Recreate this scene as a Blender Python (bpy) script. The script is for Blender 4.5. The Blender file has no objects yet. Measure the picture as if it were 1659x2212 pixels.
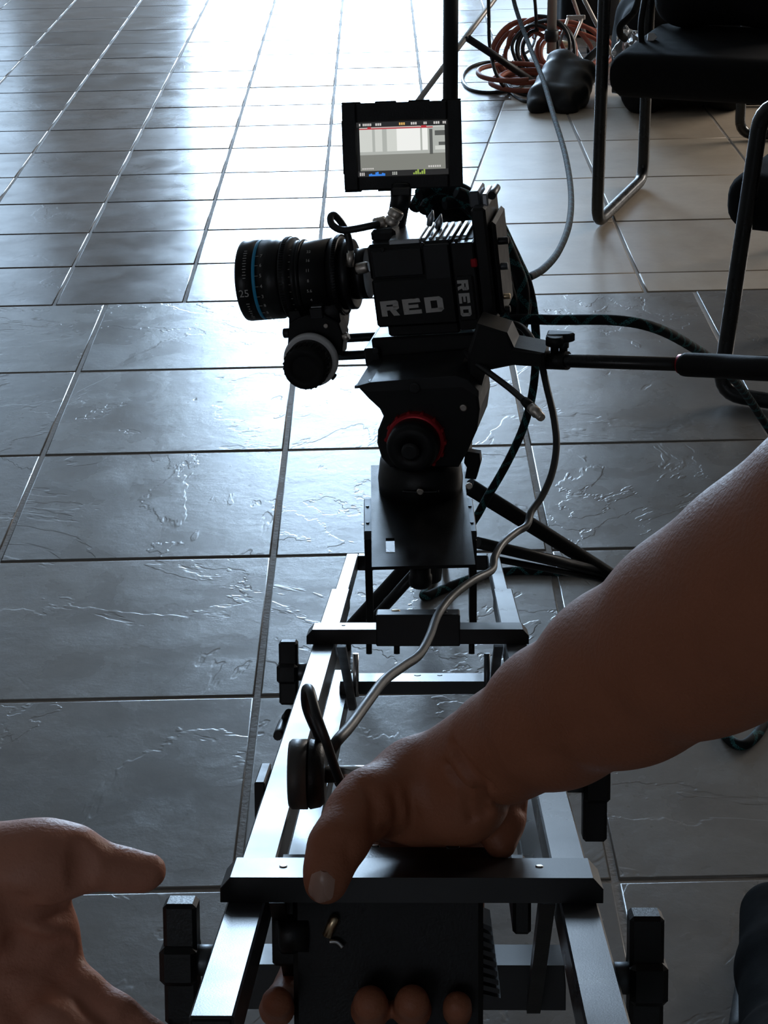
import bpy, bmesh, math, random
import numpy as np
from mathutils import Vector, Matrix
random.seed(7)
SC = bpy.context.scene
COL = SC.collection
# ------------------------------------------------------------------ camera
IW, IH = 1659.0, 2212.0
FPX = 3972.5
CAMH = 1.306
PITCH, ROLL, YAW = 0.4282, -0.0237, 0.0047
V = Vector
_R = V((math.cos(YAW), math.sin(YAW), 0)); _H = V((-math.sin(YAW), math.cos(YAW), 0)); _U = V((0, 0, 1))
FWD = _H * math.cos(PITCH) - _U * math.sin(PITCH)
UP0 = _H * math.sin(PITCH) + _U * math.cos(PITCH)
CX = _R * math.cos(ROLL) + UP0 * math.sin(ROLL)
CY = -_R * math.sin(ROLL) + UP0 * math.cos(ROLL)
CPOS = V((0, 0, CAMH))
cam = bpy.data.cameras.new('photo_camera'); camo = bpy.data.objects.new('photo_camera', cam); COL.objects.link(camo)
cam.sensor_fit = 'VERTICAL'; cam.sensor_height = 36; cam.lens = FPX / IH * 36; cam.clip_start = 0.05; cam.clip_end = 200
camo.matrix_world = Matrix.Translation(CPOS) @ Matrix((CX, CY, -FWD)).transposed().to_4x4()
SC.camera = camo
# ------------------------------------------------------------------ light and exposure
SC.view_settings.view_transform = 'Standard'; SC.view_settings.look = 'None'
SC.view_settings.gamma = 1; SC.view_settings.use_curve_mapping = False
SC.view_settings.exposure = 0.0
W = bpy.data.worlds.new('daylight'); SC.world = W; W.use_nodes = True
bg = W.node_tree.nodes['Background']; bg.inputs[0].default_value = (0.55, 0.75, 1, 1); bg.inputs[1].default_value = 1.2

def area(name, loc, rot, sx, sy, power, col=(1, 1, 1)):
    l = bpy.data.lights.new(name, 'AREA'); l.shape = 'RECTANGLE'; l.size = sx; l.size_y = sy; l.energy = power; l.color = col
    o = bpy.data.objects.new(name, l); COL.objects.link(o); o.location = loc; o.rotation_euler = rot
    return o
FARY = 12.0
RAD = math.radians
area('daylight_through_glass_door', (-0.36, FARY + 0.02, 1.75), (RAD(90), 0, RAD(180)), 1.62, 3.46, 470, (0.55, 0.76, 1))
area('daylight_through_side_window', (1.3, FARY + 0.02, 1.9), (RAD(90), 0, RAD(180)), 1.3, 2.4, 48, (0.62, 0.80, 1))
area('daylight_through_left_window', (-3.3, FARY + 0.02, 1.9), (RAD(90), 0, RAD(180)), 1.9, 2.4, 36, (0.56, 0.77, 1))
area('back_fill_light', (-2.0, -3.97, 1.6), (RAD(90), 0, 0), 2.2, 1.4, 7, (1, 0.88, 0.78))  # weak warm fill added behind the camera to lift the ambient, no known source
area('right_fill_light', (4.62, 7.6, 1.9), (RAD(90), 0, RAD(90)), 2.9, 1.9, 195, (1, 0.90, 0.79))  # added warm fill for the floor, chairs and skin from the right, source invented

# ------------------------------------------------------------------ pixel helpers (a pixel becomes a point at a real distance)
def ray(px, py): return CX * ((px - IW / 2) / FPX) - CY * ((py - IH / 2) / FPX) + FWD
def P(px, py, z): return CPOS + ray(px, py) * z
def FL(px, py, h=0.0):
    r = ray(px, py); t = (h - CAMH) / r.z; return CPOS + r * t
def px2m(px, z): return px * z / FPX
class Fr:
    def __init__(s, o, x, y, z): s.o, s.x, s.y, s.z = V(o), x.normalized(), y.normalized(), z.normalized()
    def m(s): return Matrix.Translation(s.o) @ Matrix((s.x, s.y, s.z)).transposed().to_4x4()
    def loc(s, p): d = V(p) - s.o; return V((d.dot(s.x), d.dot(s.y), d.dot(s.z)))
    def at(s, px, py, ax='y', val=0.0):
        n = getattr(s, ax); r = ray(px, py); t = ((s.o + n * val) - CPOS).dot(n) / r.dot(n)
        return s.loc(CPOS + r * t)
    def pz(s, px, py, z): return s.loc(P(px, py, z))
WF = Fr((0, 0, 0), V((1, 0, 0)), V((0, 1, 0)), V((0, 0, 1)))

# ------------------------------------------------------------------ mesh builder
class MB:
    def __init__(s): s.v = []; s.f = []; s.sm = []; s.uv = None
    def face(s, idx, smooth=False): s.f.append(tuple(idx)); s.sm.append(smooth)
    def box(s, lo, hi, bev=0.0, M=None):
        lo, hi = V(lo), V(hi)
        for i in range(3):
            if lo[i] > hi[i]: lo[i], hi[i] = hi[i], lo[i]
        c = (lo + hi) / 2; h = (hi - lo) / 2
        b = min(bev, min(h) * 0.95)
        base = len(s.v); ids = {}
        for sx in (-1, 1):
            for sy in (-1, 1):
                for sz in (-1, 1):
                    sg = (sx, sy, sz)
                    if b > 0:
                        for a in range(3):
                            p = [c[k] + sg[k] * (h[k] if k == a else h[k] - b) for k in range(3)]
                            ids[sg, a] = len(s.v); s.v.append(V(p))
                    else:
                        i = len(s.v); s.v.append(V([c[k] + sg[k] * h[k] for k in range(3)]))
                        for a in range(3): ids[sg, a] = i
        def add(ix):
            ix2 = []
            for i in ix:
                if i not in ix2: ix2.append(i)
            if len(ix2) < 3: return
            n = (s.v[ix2[1]] - s.v[ix2[0]]).cross(s.v[ix2[2]] - s.v[ix2[1]])
            cen = sum((s.v[i] for i in ix2), V((0, 0, 0))) / len(ix2)
            if n.dot(cen - c) < 0: ix2.reverse()
            s.face(ix2)
        for a in range(3):
            o1, o2 = [k for k in range(3) if k != a]
            for sg in (-1, 1):
                q = []
                for t1, t2 in ((-1, -1), (1, -1), (1, 1), (-1, 1)):
                    g = [0, 0, 0]; g[a] = sg; g[o1] = t1; g[o2] = t2; q.append(ids[tuple(g), a])
                add(q)
        if b > 0:
            for a in range(3):  # edges along a
                o1, o2 = [k for k in range(3) if k != a]
                for t1 in (-1, 1):
                    for t2 in (-1, 1):
                        g0 = [0, 0, 0]; g0[a] = -1; g0[o1] = t1; g0[o2] = t2; g1 = list(g0); g1[a] = 1
                        add([ids[tuple(g0), o1], ids[tuple(g0), o2], ids[tuple(g1), o2], ids[tuple(g1), o1]])
            for sx in (-1, 1):
                for sy in (-1, 1):
                    for sz in (-1, 1): add([ids[(sx, sy, sz), a] for a in range(3)])
        if M is not None:
            for i in range(base, len(s.v)): s.v[i] = M @ s.v[i]
        return s
    def prism(s, pts, d, bev=0.0):
        """pts: planar 3-D outline, d: extrusion vector"""
        n = len(pts); base = len(s.v); pts = [V(p) for p in pts]; d = V(d)
        nn = V((0, 0, 0))
        for i in range(n): nn += pts[i].cross(pts[(i + 1) % n])
        if nn.dot(d) > 0: pts.reverse()
        c = sum(pts, V((0, 0, 0))) / n
        if bev > 0:
            ins = [p + (c - p).normalized() * bev for p in pts]
            s.v += ins + [p + d.normalized() * bev * .7 for p in pts] + [p + d - d.normalized() * bev * .7 for p in pts] + [p + d for p in ins]
            k = 4
        else:
            s.v += pts + [p + d for p in pts]; k = 2
        s.face(range(base, base + n)); s.face(reversed(range(base + (k - 1) * n, base + k * n)))
        for r in range(k - 1):
            for i in range(n):
                j = (i + 1) % n; a = base + r * n
                s.face((a + j, a + i, a + n + i, a + n + j))
        return s
    def lathe(s, a, b, prof, seg=32, cap=True, smooth=True):
        """prof: (t, r) with t in metres from a towards b"""
        a, b = V(a), V(b); ax = (b - a).normalized()
        u = ax.orthogonal().normalized(); w = ax.cross(u)
        base = len(s.v)
        for t, r in prof:
            for i in range(seg):
                th = 2 * math.pi * i / seg
                s.v.append(a + ax * t + (u * math.cos(th) + w * math.sin(th)) * r)
        for k in range(len(prof) - 1):
            for i in range(seg):
                j = (i + 1) % seg; q = base + k * seg
                s.face((q + i, q + j, q + seg + j, q + seg + i), smooth)
        if cap:
            s.face(reversed(range(base, base + seg))); q = base + (len(prof) - 1) * seg; s.face(range(q, q + seg))
        return s
    def cyl(s, a, b, r, seg=24, bev=0.0, r2=None):
        a, b = V(a), V(b); L = (b - a).length; r2 = r if r2 is None else r2
        pr = [(0, r), (L, r2)] if not bev else [(0, r - bev), (bev, r), (L - bev, r2), (L, r2 - bev)]
        base = len(s.sm); s.lathe(a, b, pr, seg)
        if bev:
            for k in range(base, base + seg): s.sm[k] = False
            for k in range(base + 2 * seg, base + 3 * seg): s.sm[k] = False
        return s
    def tube(s, pts, r, seg=10, sub=6, closed=False, uvlen=True):
        pts = [V(p) for p in pts]
        if sub > 1 and len(pts) > 2:
            q = []; n = len(pts)
            for i in range(n - 1):
                p0 = pts[max(i - 1, 0)]; p1 = pts[i]; p2 = pts[i + 1]; p3 = pts[min(i + 2, n - 1)]
                for k in range(sub):
                    t = k / sub
                    q.append(0.5 * ((2 * p1) + (p2 - p0) * t + (2 * p0 - 5 * p1 + 4 * p2 - p3) * t * t + (3 * p1 - p0 - 3 * p2 + p3) * t ** 3))
            q.append(pts[-1]); pts = q
        base = len(s.v); n = len(pts); up = None
        if s.uv is None: s.uv = {}
        L = 0
        rr = r if callable(r) else (lambda t: r)
        for i, p in enumerate(pts):
            t = (pts[min(i + 1, n - 1)] - pts[max(i - 1, 0)]).normalized()
            if up is None: up = t.orthogonal().normalized()
            up = (up - t * up.dot(t)).normalized(); w = t.cross(up)
            if i: L += (p - pts[i - 1]).length
            for k in range(seg):
                th = 2 * math.pi * k / seg
                s.uv[len(s.v)] = (k / seg, L); s.v.append(p + (up * math.cos(th) + w * math.sin(th)) * rr(i / (n - 1)))
        for i in range(n - 1):
            for k in range(seg):
                j = (k + 1) % seg; q = base + i * seg
                s.face((q + k, q + j, q + seg + j, q + seg + k), True)
        s.face(reversed(range(base, base + seg))); s.face(range(base + (n - 1) * seg, base + n * seg))
        return s
    def mesh(s, name, mat):
        me = bpy.data.meshes.new(name); me.from_pydata([tuple(v) for v in s.v], [], s.f)
        me.polygons.foreach_set('use_smooth', s.sm)
        if s.uv:
            uvl = me.uv_layers.new(name='uv'); 
            for lp in me.loops:
                u = s.uv.get(lp.vertex_index, (0, 0)); uvl.data[lp.index].uv = u
        if mat: me.materials.append(mat)
        me.update(); return me
    def build(s, name, mat, parent=None, **kw):
        o = bpy.data.objects.new(name, s.mesh(name, mat)); COL.objects.link(o)
        if parent is not None: o.parent = parent
        tag(o, **kw); return o
def tag(o, label=None, cat=None, group=None, kind=None):
    if label: o['label'] = label
    if cat: o['category'] = cat
    if group: o['group'] = group
    if kind: o['kind'] = kind
    return o
def empty(name, fr, label=None, cat=None, group=None, kind=None):
    o = bpy.data.objects.new(name, None); COL.objects.link(o); o.empty_display_size = .02
    o.matrix_world = fr.m() if isinstance(fr, Fr) else Matrix.Translation(fr)
    return tag(o, label, cat, group, kind)

# ------------------------------------------------------------------ smooth signed-distance bodies (hands, soft bags)
def sdf_mesh(name, prims, vox, mat, k=0.008, subtract=(), parent=None, noise=None, ks=0.003):
    """prims: (a, b, ra, rb[, k]) rounded cones in metres; blended into one continuous surface"""
    import openvdb
    A = np.array([list(p[0]) + [p[2]] for p in prims] + [list(p[1]) + [p[3]] for p in prims])
    lo = (A[:, :3] - A[:, 3:4]).min(0) - 6 * vox; hi = (A[:, :3] + A[:, 3:4]).max(0) + 6 * vox
    n = np.ceil((hi - lo) / vox).astype(int) + 1
    D = np.full(n, 1.0, np.float32)
    def dist(p, sl):
        a, b, ra, rb = np.array(p[0]), np.array(p[1]), p[2], p[3]
        G = [lo[i] + vox * np.arange(sl[i].start, sl[i].stop) for i in range(3)]
        X = np.stack(np.meshgrid(*G, indexing='ij'), -1)
        ab = b - a; L2 = max((ab ** 2).sum(), 1e-12)
        t = np.clip(((X - a) @ ab) / L2, 0, 1)
        return (np.linalg.norm(X - a - t[..., None] * ab, axis=-1) - (ra + (rb - ra) * t)).astype(np.float32)
    def sl_of(p, pad):
        a, b = np.array(p[0]), np.array(p[1])
        l = np.minimum(a - p[2], b - p[3]) - pad; h = np.maximum(a + p[2], b + p[3]) + pad
        i0 = np.maximum(((l - lo) / vox).astype(int), 0); i1 = np.minimum(((h - lo) / vox).astype(int) + 2, n)
        return tuple(slice(int(i0[i]), int(i1[i])) for i in range(3))
    for p in prims:
        kk = p[4] if len(p) > 4 else k
        sl = sl_of(p, kk * 1.5 + 3 * vox); d = dist(p, sl); o = D[sl]
        h = np.clip(0.5 + 0.5 * (o - d) / kk, 0, 1)
        D[sl] = np.where(o > .9, d, o * (1 - h) + d * h - kk * h * (1 - h))
    for p in subtract:
        sl = sl_of(p, ks * 2 + 3 * vox); d = -dist(p, sl); o = D[sl]
        h = np.clip(0.5 - 0.5 * (o - d) / ks, 0, 1)
        D[sl] = o * (1 - h) + d * h + ks * h * (1 - h)
    bgv = 3 * vox
    D = np.clip(D, -bgv, bgv)
    g = openvdb.FloatGrid(float(bgv)); g.copyFromArray(D)
    pts, tri, quad = g.convertToPolygons(isovalue=0.0)
    pts = pts * vox + lo
    me = bpy.data.meshes.new(name)
    fs = [tuple(int(i) for i in reversed(q)) for q in quad] + [tuple(int(i) for i in reversed(t)) for t in tri]
    me.from_pydata(pts.tolist(), [], fs); me.update()
    bm = bmesh.new(); bm.from_mesh(me)
    for _ in range(3): bmesh.ops.smooth_vert(bm, verts=bm.verts, factor=0.5, use_axis_x=True, use_axis_y=True, use_axis_z=True)
    bmesh.ops.recalc_face_normals(bm, faces=bm.faces)
    if noise:
        from mathutils import noise as mn
        bm.normal_update()
        offs = [v.normal * (noise[0] * mn.noise(v.co * noise[1])) for v in bm.verts]
        for v, q in zip(bm.verts, offs): v.co += q
    bm.to_mesh(me); bm.free()
    me.polygons.foreach_set('use_smooth', [True] * len(me.polygons)); me.materials.append(mat)
    o = bpy.data.objects.new(name, me); COL.objects.link(o)
    if parent: o.parent = parent
    return o

def surf(prims, px, py, z0=.6):
    """first point of the blended body along the ray through a pixel, and its outward normal"""
    A = np.array([p[0] for p in prims]); B = np.array([p[1] for p in prims]); ra = np.array([p[2] for p in prims]); rb = np.array([p[3] for p in prims])
    def f(x):
        ab = B - A; t = np.clip(((x - A) * ab).sum(1) / np.maximum((ab ** 2).sum(1), 1e-12), 0, 1)
        d = np.linalg.norm(x - A - t[:, None] * ab, axis=1) - (ra + (rb - ra) * t)
        return -np.log(np.exp(-d / .0025).sum()) * .0025
    r = ray(px, py); r = np.array(r.normalized()); o = np.array(CPOS); t = z0
    for _ in range(200):
        d = f(o + r * t); t += max(d * .8, .0001)
        if d < .0004: break
    x = o + r * t; e = 1e-4
    n = np.array([f(x + np.eye(3)[i] * e) - f(x - np.eye(3)[i] * e) for i in range(3)]); n /= np.linalg.norm(n)
    return V(x), V(n)
def crease(prims, out, pts, r, depth):
    pr = [surf(prims, *p) for p in pts]
    c = [p + n * (r - depth) for p, n in pr]
    for a, b in zip(c, c[1:]): out.append((tuple(a), tuple(b), r, r))
# ------------------------------------------------------------------ materials
def nt(name):
    m = bpy.data.materials.new(name); m.use_nodes = True
    return m, m.node_tree.nodes, m.node_tree.links, m.node_tree.nodes['Principled BSDF']
def hexl(c): return tuple(((x / 12.92) if x <= .04045 else ((x + .055) / 1.055) ** 2.4) for x in c)
def mat(name, col, rough=.5, metal=0.0, bump=0.0, bscale=200, var=0.0, vscale=30, spec=.5, coord='Object', **kw):
    m, N, L, b = nt(name)
    b.inputs['Base Color'].default_value = (*col, 1); b.inputs['Roughness'].default_value = rough
    b.inputs['Metallic'].default_value = metal; b.inputs['Specular IOR Level'].default_value = spec
    for k, v in kw.items(): b.inputs[k.replace('_', ' ')].default_value = v
    tc = N.new('ShaderNodeTexCoord')
    if var or True:
        n = N.new('ShaderNodeTexNoise'); n.inputs['Scale'].default_value = vscale; n.inputs['Detail'].default_value = 5
        L.new(tc.outputs[coord], n.inputs['Vector'])
        mr = N.new('ShaderNodeMapRange'); mr.inputs['From Min'].default_value = .3; mr.inputs['From Max'].default_value = .7
        mr.inputs['To Min'].default_value = max(rough - .06, .02); mr.inputs['To Max'].default_value = rough + .08
        L.new(n.outputs['Fac'], mr.inputs['Value']); L.new(mr.outputs[0], b.inputs['Roughness'])
        if var:
            mx = N.new('ShaderNodeMix'); mx.data_type = 'RGBA'
            mx.inputs[6].default_value = (*[c * (1 - var) for c in col], 1); mx.inputs[7].default_value = (*[min(c * (1 + var), 1) for c in col], 1)
            L.new(n.outputs['Fac'], mx.inputs[0]); L.new(mx.outputs[2], b.inputs['Base Color'])
    if bump:
        n2 = N.new('ShaderNodeTexNoise'); n2.inputs['Scale'].default_value = bscale; n2.inputs['Detail'].default_value = 4
        L.new(tc.outputs[coord], n2.inputs['Vector'])
        bp = N.new('ShaderNodeBump'); bp.inputs['Strength'].default_value = min(bump, 1); bp.inputs['Distance'].default_value = .001
        L.new(n2.outputs['Fac'], bp.inputs['Height']); L.new(bp.outputs[0], b.inputs['Normal'])
    return m
def emit(name, col, s=1.0):
    m, N, L, b = nt(name)
    b.inputs['Base Color'].default_value = (0.01, 0.01, 0.01, 1); b.inputs['Emission Color'].default_value = (*col, 1); b.inputs['Emission Strength'].default_value = s
    b.inputs['Roughness'].default_value = .3
    return m
def tile_mat(name, ca, cb, rough, relief, scale, tscale=2.2, fine=.35, dist=.0006):
    """cleft stone: terraces of a warped noise give the broken ledges, per-tile offset from the object"""
    m, N, L, b = nt(name)
    tc = N.new('ShaderNodeTexCoord'); oi = N.new('ShaderNodeObjectInfo')
    mul = N.new('ShaderNodeMath'); mul.operation = 'MULTIPLY'; mul.inputs[1].default_value = 57.0; L.new(oi.outputs['Random'], mul.inputs[0])
    add = N.new('ShaderNodeVectorMath'); add.operation = 'ADD'; L.new(tc.outputs['Object'], add.inputs[0]); L.new(mul.outputs[0], add.inputs[1])
    def noise(sc, det, dist=0, rg=.55):
        n = N.new('ShaderNodeTexNoise'); n.inputs['Scale'].default_value = sc; n.inputs['Detail'].default_value = det; n.inputs['Distortion'].default_value = dist
        n.inputs['Roughness'].default_value = rg
        L.new(add.outputs[0], n.inputs['Vector']); return n
    def math_(op, a, bb=None, c=None):
        q = N.new('ShaderNodeMath'); q.operation = op
        for i, x in enumerate((a, bb, c)):
            if x is None: continue
            if isinstance(x, (int, float)): q.inputs[i].default_value = x
            else: L.new(x, q.inputs[i])
        return q.outputs[0]
    big = noise(tscale, 6, .6, .62)
    sc = math_('MULTIPLY', big.outputs['Fac'], scale)
    fl = math_('FLOOR', sc); fr = math_('FRACT', sc)
    st = N.new('ShaderNodeMapRange'); st.interpolation_type = 'SMOOTHSTEP'; st.inputs['From Min'].default_value = .90; st.inputs['From Max'].default_value = 1.0
    L.new(fr, st.inputs['Value'])
    ter = math_('ADD', fl, st.outputs[0])
    f1 = noise(46, 8, .2, .72); f2 = noise(9, 4, .3)
    # ledges fade in and out across the tile
    mask = N.new('ShaderNodeMapRange'); mask.inputs['From Min'].default_value = .38; mask.inputs['From Max'].default_value = .8; L.new(f2.outputs['Fac'], mask.inputs['Value'])
    t2 = math_('MULTIPLY', ter, relief)
    rough_patch = math_('MULTIPLY', math_('MULTIPLY', f1.outputs['Fac'], mask.outputs[0]), fine * 2.4)
    hsum = math_('ADD', math_('ADD', t2, rough_patch), math_('ADD', math_('MULTIPLY', f1.outputs['Fac'], fine * .9), math_('MULTIPLY', f2.outputs['Fac'], fine * 1.1)))
    bp = N.new('ShaderNodeBump'); bp.inputs['Strength'].default_value = 1; bp.inputs['Distance'].default_value = dist
    L.new(hsum, bp.inputs['Height']); L.new(bp.outputs[0], b.inputs['Normal'])
    cn = noise(11, 8, .1, .7); mx = N.new('ShaderNodeMix'); mx.data_type = 'RGBA'
    mx.inputs[6].default_value = (*ca, 1); mx.inputs[7].default_value = (*cb, 1)
    mm = N.new('ShaderNodeMapRange'); mm.inputs['From Min'].default_value = .2; mm.inputs['From Max'].default_value = .8; L.new(cn.outputs['Fac'], mm.inputs['Value'])
    ad2 = math_('MULTIPLY_ADD', oi.outputs['Random'], .5, -.25); s2 = math_('ADD', mm.outputs[0], ad2)
    L.new(s2, mx.inputs[0]); mx.clamp_factor = True
    L.new(mx.outputs[2], b.inputs['Base Color'])
    rr = N.new('ShaderNodeMapRange'); rr.inputs['From Min'].default_value = .3; rr.inputs['From Max'].default_value = .7
    rr.inputs['To Min'].default_value = rough - .03; rr.inputs['To Max'].default_value = rough + .05
    L.new(f2.outputs['Fac'], rr.inputs['Value']); L.new(rr.outputs[0], b.inputs['Roughness'])
    return m
def braid_mat(wa=.20, wb=.16, nm='braided_sleeve'):
    m, N, L, b = nt(nm)
    uv = N.new('ShaderNodeUVMap'); sx = N.new('ShaderNodeSeparateXYZ'); L.new(uv.outputs[0], sx.inputs[0])
    def M_(op, a, bb):
        q = N.new('ShaderNodeMath'); q.operation = op
        for i, x in enumerate((a, bb)):
            if isinstance(x, (int, float)): q.inputs[i].default_value = x
            else: L.new(x, q.inputs[i])
        return q.outputs[0]
    def stripe(du, sl, w):
        s = M_('ADD', M_('MULTIPLY', sx.outputs[0], du), M_('MULTIPLY', sx.outputs[1], sl))
        return M_('LESS_THAN', M_('FRACT', s, 0), w)
    a = stripe(1, 21, wa); c = stripe(-1, 21, wb)
    o = M_('MAXIMUM', a, c)
    fl = N.new('ShaderNodeTexNoise'); fl.inputs['Scale'].default_value = 700; tc = N.new('ShaderNodeTexCoord'); L.new(tc.outputs['Object'], fl.inputs[0])
    o2 = M_('MULTIPLY', o, M_('GREATER_THAN', fl.outputs['Fac'], .47))
    mx = N.new('ShaderNodeMix'); mx.data_type = 'RGBA'; mx.inputs[6].default_value = (.008, .010, .012, 1); mx.inputs[7].default_value = (.04, .16, .165, 1)
    L.new(o2, mx.inputs[0]); L.new(mx.outputs[2], b.inputs['Base Color']); b.inputs['Roughness'].default_value = .75; b.inputs['Specular IOR Level'].default_value = .2
    return m
M = {}
M['black'] = mat('black_anodised_metal', (.006, .0065, .0075), .36, 0, .15, 900, .3, spec=.35)
M['blackplastic'] = mat('black_plastic', (.0065, .007, .008), .45, 0, .2, 600, .3, spec=.3)
M['midgrey'] = mat('grey_painted_metal', (.07, .072, .07), .45, 0, .1, 600, .1)
M['rubber'] = mat('black_rubber', (.008, .008, .0085), .6, 0, .3, 500, .3, spec=.22)
M['rail'] = mat('smooth_anodised_rail', (.020, .022, .026), .30, 0, .05, 900, .1, 10, spec=.65)
M['bar'] = mat('anodised_bar', (.006, .0065, .008), .34, 0, .05, 900, .1, 10)
M['gunmetal'] = mat('dark_charcoal_alloy', (.014, .015, .017), .42, .2, .1, 900, .2)
M['alu'] = mat('satin_aluminium', (.50, .53, .57), .36, 1, .06, 900, .06, 8)
M['alu_dark'] = mat('dull_dark_aluminium', (.10, .11, .12), .42, .7, .06, 900, .1, 20)
M['steel'] = mat('polished_steel', (.6, .6, .6), .22, 1, .02, 500, .1)
M['nickel'] = mat('scuffed_nickel', (.66, .60, .54), .34, 1, .2, 900, .15, 400)
M['brass'] = mat('pale_brass', (.72, .56, .36), .3, 1)
M['red'] = mat('red_anodised_metal', (.42, .012, .022), .3, .5)
M['white'] = mat('white_plastic', (.72, .72, .72), .4, 0, .05, 300, .06)
M['blue'] = mat('blue_paint_ring', (.02, .34, .62), .4)
M['logo'] = mat('silver_lettering', (.62, .60, .58), .28, .8)
M['print'] = mat('white_print', (.55, .54, .52), .6)
M['greycable'] = mat('grey_cable_jacket', (.030, .032, .033), .42, 0, .1, 600, .15)
M['blackcable'] = mat('black_cable_jacket', (.010, .011, .013), .4)
M['orange'] = mat('orange_cable_jacket', (.30, .085, .05), .5)
M['braid'] = braid_mat(); M['braid_dark'] = braid_mat(.07, .05, 'dark_braided_sleeve')
M['skin'] = mat('brown_skin', (.36, .13, .068), .5, 0, .5, 420, .12, 60, spec=.35)
M['skin2'] = mat('pinkish_skin', (.54, .235, .155), .5, 0, .5, 420, .16, 50, spec=.35)
M['nail'] = mat('fingernail', (.46, .28, .22), .3, 0, 0, 100, .05)
M['fabric'] = mat('black_fabric', (.010, .010, .011), .85, 0, 1, 700, .3, spec=.15)
M['seat'] = mat('black_upholstery', (.011, .011, .012), .9, 0, 1, 900, .2, spec=.1)
M['chairmetal'] = mat('black_powder_coated_tube', (.008, .009, .010), .28, 0, .02, 300, .2)
M['standmetal'] = mat('brushed_stand_steel', (.48, .45, .42), .42, .55, .1, 300, .15)
M['grout'] = mat('pale_grey_grout', (.27, .24, .215), .7, 0, 1, 160, .35, 26)
M['wall'] = mat('painted_plaster_wall', (.32, .30, .28), .8, 0, .4, 90, .05, 2)
M['pillar'] = mat('beige_plaster', (.42, .38, .32), .75, 0, .4, 90, .05, 4)
M['ceil'] = mat('ceiling_plaster', (.30, .29, .27), .9, 0, .4, 60, .05, 2)
M['frame'] = mat('window_frame_grey', (.20, .20, .20), .5)
M['tile_dark'] = tile_mat('dark_slate_tile', (.150, .142, .136), (.250, .232, .214), .27, .50, 8.0, 2.0, .36, .0006)
M['tile_small'] = tile_mat('grey_slate_tile', (.11, .098, .092), (.20, .178, .165), .215, .14, 7.0, 2.4, .15, .0005)
M['tile_beige'] = tile_mat('beige_tile', (.38, .30, .225), (.52, .43, .33), .38, .0, 6.0, 2.0, .14)
_b = nt('clear_plastic'); M['clear'] = _b[0]; _b[3].inputs['Transmission Weight'].default_value = .9; _b[3].inputs['Roughness'].default_value = .12; _b[3].inputs['IOR'].default_value = 1.3
_b = nt('window_glass'); M['glass'] = _b[0]; _b[3].inputs['Transmission Weight'].default_value = 1; _b[3].inputs['Roughness'].default_value = 0.0; _b[3].inputs['IOR'].default_value = 1.0

# ================================================================== ROOM
XL, XR, YB, ZC = -5.0, 4.6, -4.0, 4.0
MB().box((XL, YB, -.12), (XR, FARY, -.0022)).build('floor', M['grout'], kind='structure', label='tiled floor of dark slate, grey slate and beige tiles', )
floor = bpy.data.objects['floor']
MB().box((XL, YB, ZC), (XR, FARY, ZC + .1)).build('ceiling', M['ceil'], kind='structure')
MB().box((XL - .15, YB, -.12), (XL, FARY, ZC)).build('wall_left', M['wall'], kind='structure')
_wr = MB()
for lo, hi in (((XR, YB, -.12), (XR + .15, 6.1, ZC)), ((XR, 9.1, -.12), (XR + .15, FARY, ZC)), ((XR, 6.1, -.12), (XR + .15, 9.1, .92)), ((XR, 6.1, 2.88), (XR + .15, 9.1, ZC))): _wr.box(lo, hi)
_wr.build('wall_right', M['wall'], kind='structure')
def holed(name, y0, y1, holes, mt):
    b = MB(); xs = sorted({XL, XR} | {h[0] for h in holes} | {h[1] for h in holes})
    for a, c in zip(xs, xs[1:]):
        hs = [h for h in holes if h[0] <= a and h[1] >= c]
        if not hs: b.box((a, y0, -.12), (c, y1, ZC))
        else:
            h = hs[0]
            b.box((a, y0, h[3]), (c, y1, ZC))
            b.box((a, y0, -.12), (c, y1, h[2]))
    return b.build(name, mt, kind='structure')
holed('wall_far', FARY, FARY + .18, [(-1.2, .48, 0.01, 3.5), (.62, 1.98, .66, 3.14), (-4.28, -2.32, .66, 3.14)], M['wall'])
holed('wall_back', YB - .18, YB, [(-3.15, -.85, .85, 2.35)], M['wall'])
def window(name, x0, x1, z0, z1, y, mull=1):
    b = MB(); f = .05
    b.box((x0, y - .04, z0), (x0 + f, y + .04, z1), .004); b.box((x1 - f, y - .04, z0), (x1, y + .04, z1), .004)
    b.box((x0, y - .04, z0), (x1, y + .04, z0 + f), .004); b.box((x0, y - .04, z1 - f), (x1, y + .04, z1), .004)
    for i in range(1, mull + 1):
        xm = x0 + (x1 - x0) * i / (mull + 1); b.box((xm - .012, y - .03, z0), (xm + .012, y + .03, z1), .003)
    o = b.build(name, M['frame'], kind='structure')
    MB().box((x0 + f, y - .004, z0 + f), (x1 - f, y + .004, z1 - f)).build('pane', M['glass'], o)
window('door_1', -1.2, .48, .0, 3.5, FARY + .12, 0)
window('window_1', .62, 1.98, .66, 3.14, FARY + .12)
window('window_2', -4.28, -2.32, .66, 3.14, FARY + .12)
window('added_back_window', -3.15, -.85, .85, 2.35, YB - .1)  # invented opening, out of view, added to carry the back fill
_w4 = MB()
for lo, hi in (((XR + .06, 6.1, .92), (XR + .12, 9.1, .98)), ((XR + .06, 6.1, 2.82), (XR + .12, 9.1, 2.88)), ((XR + .06, 6.1, .92), (XR + .12, 6.16, 2.88)), ((XR + .06, 9.04, .92), (XR + .12, 9.1, 2.88)), ((XR + .07, 7.57, .92), (XR + .11, 7.63, 2.88))): _w4.box(lo, hi, .004)
w4 = _w4.build('added_right_window', M['frame'], kind='structure')  # unseen window made up to house the fill on the right wall
MB().box((XR + .086, 6.16, .98), (XR + .094, 9.04, 2.82)).build('pane', M['glass'], w4)
MB().box((XL, FARY - .02, 0), (-1.25, FARY, .1), .004).build('baseboard_far', M['wall'], kind='structure')
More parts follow.
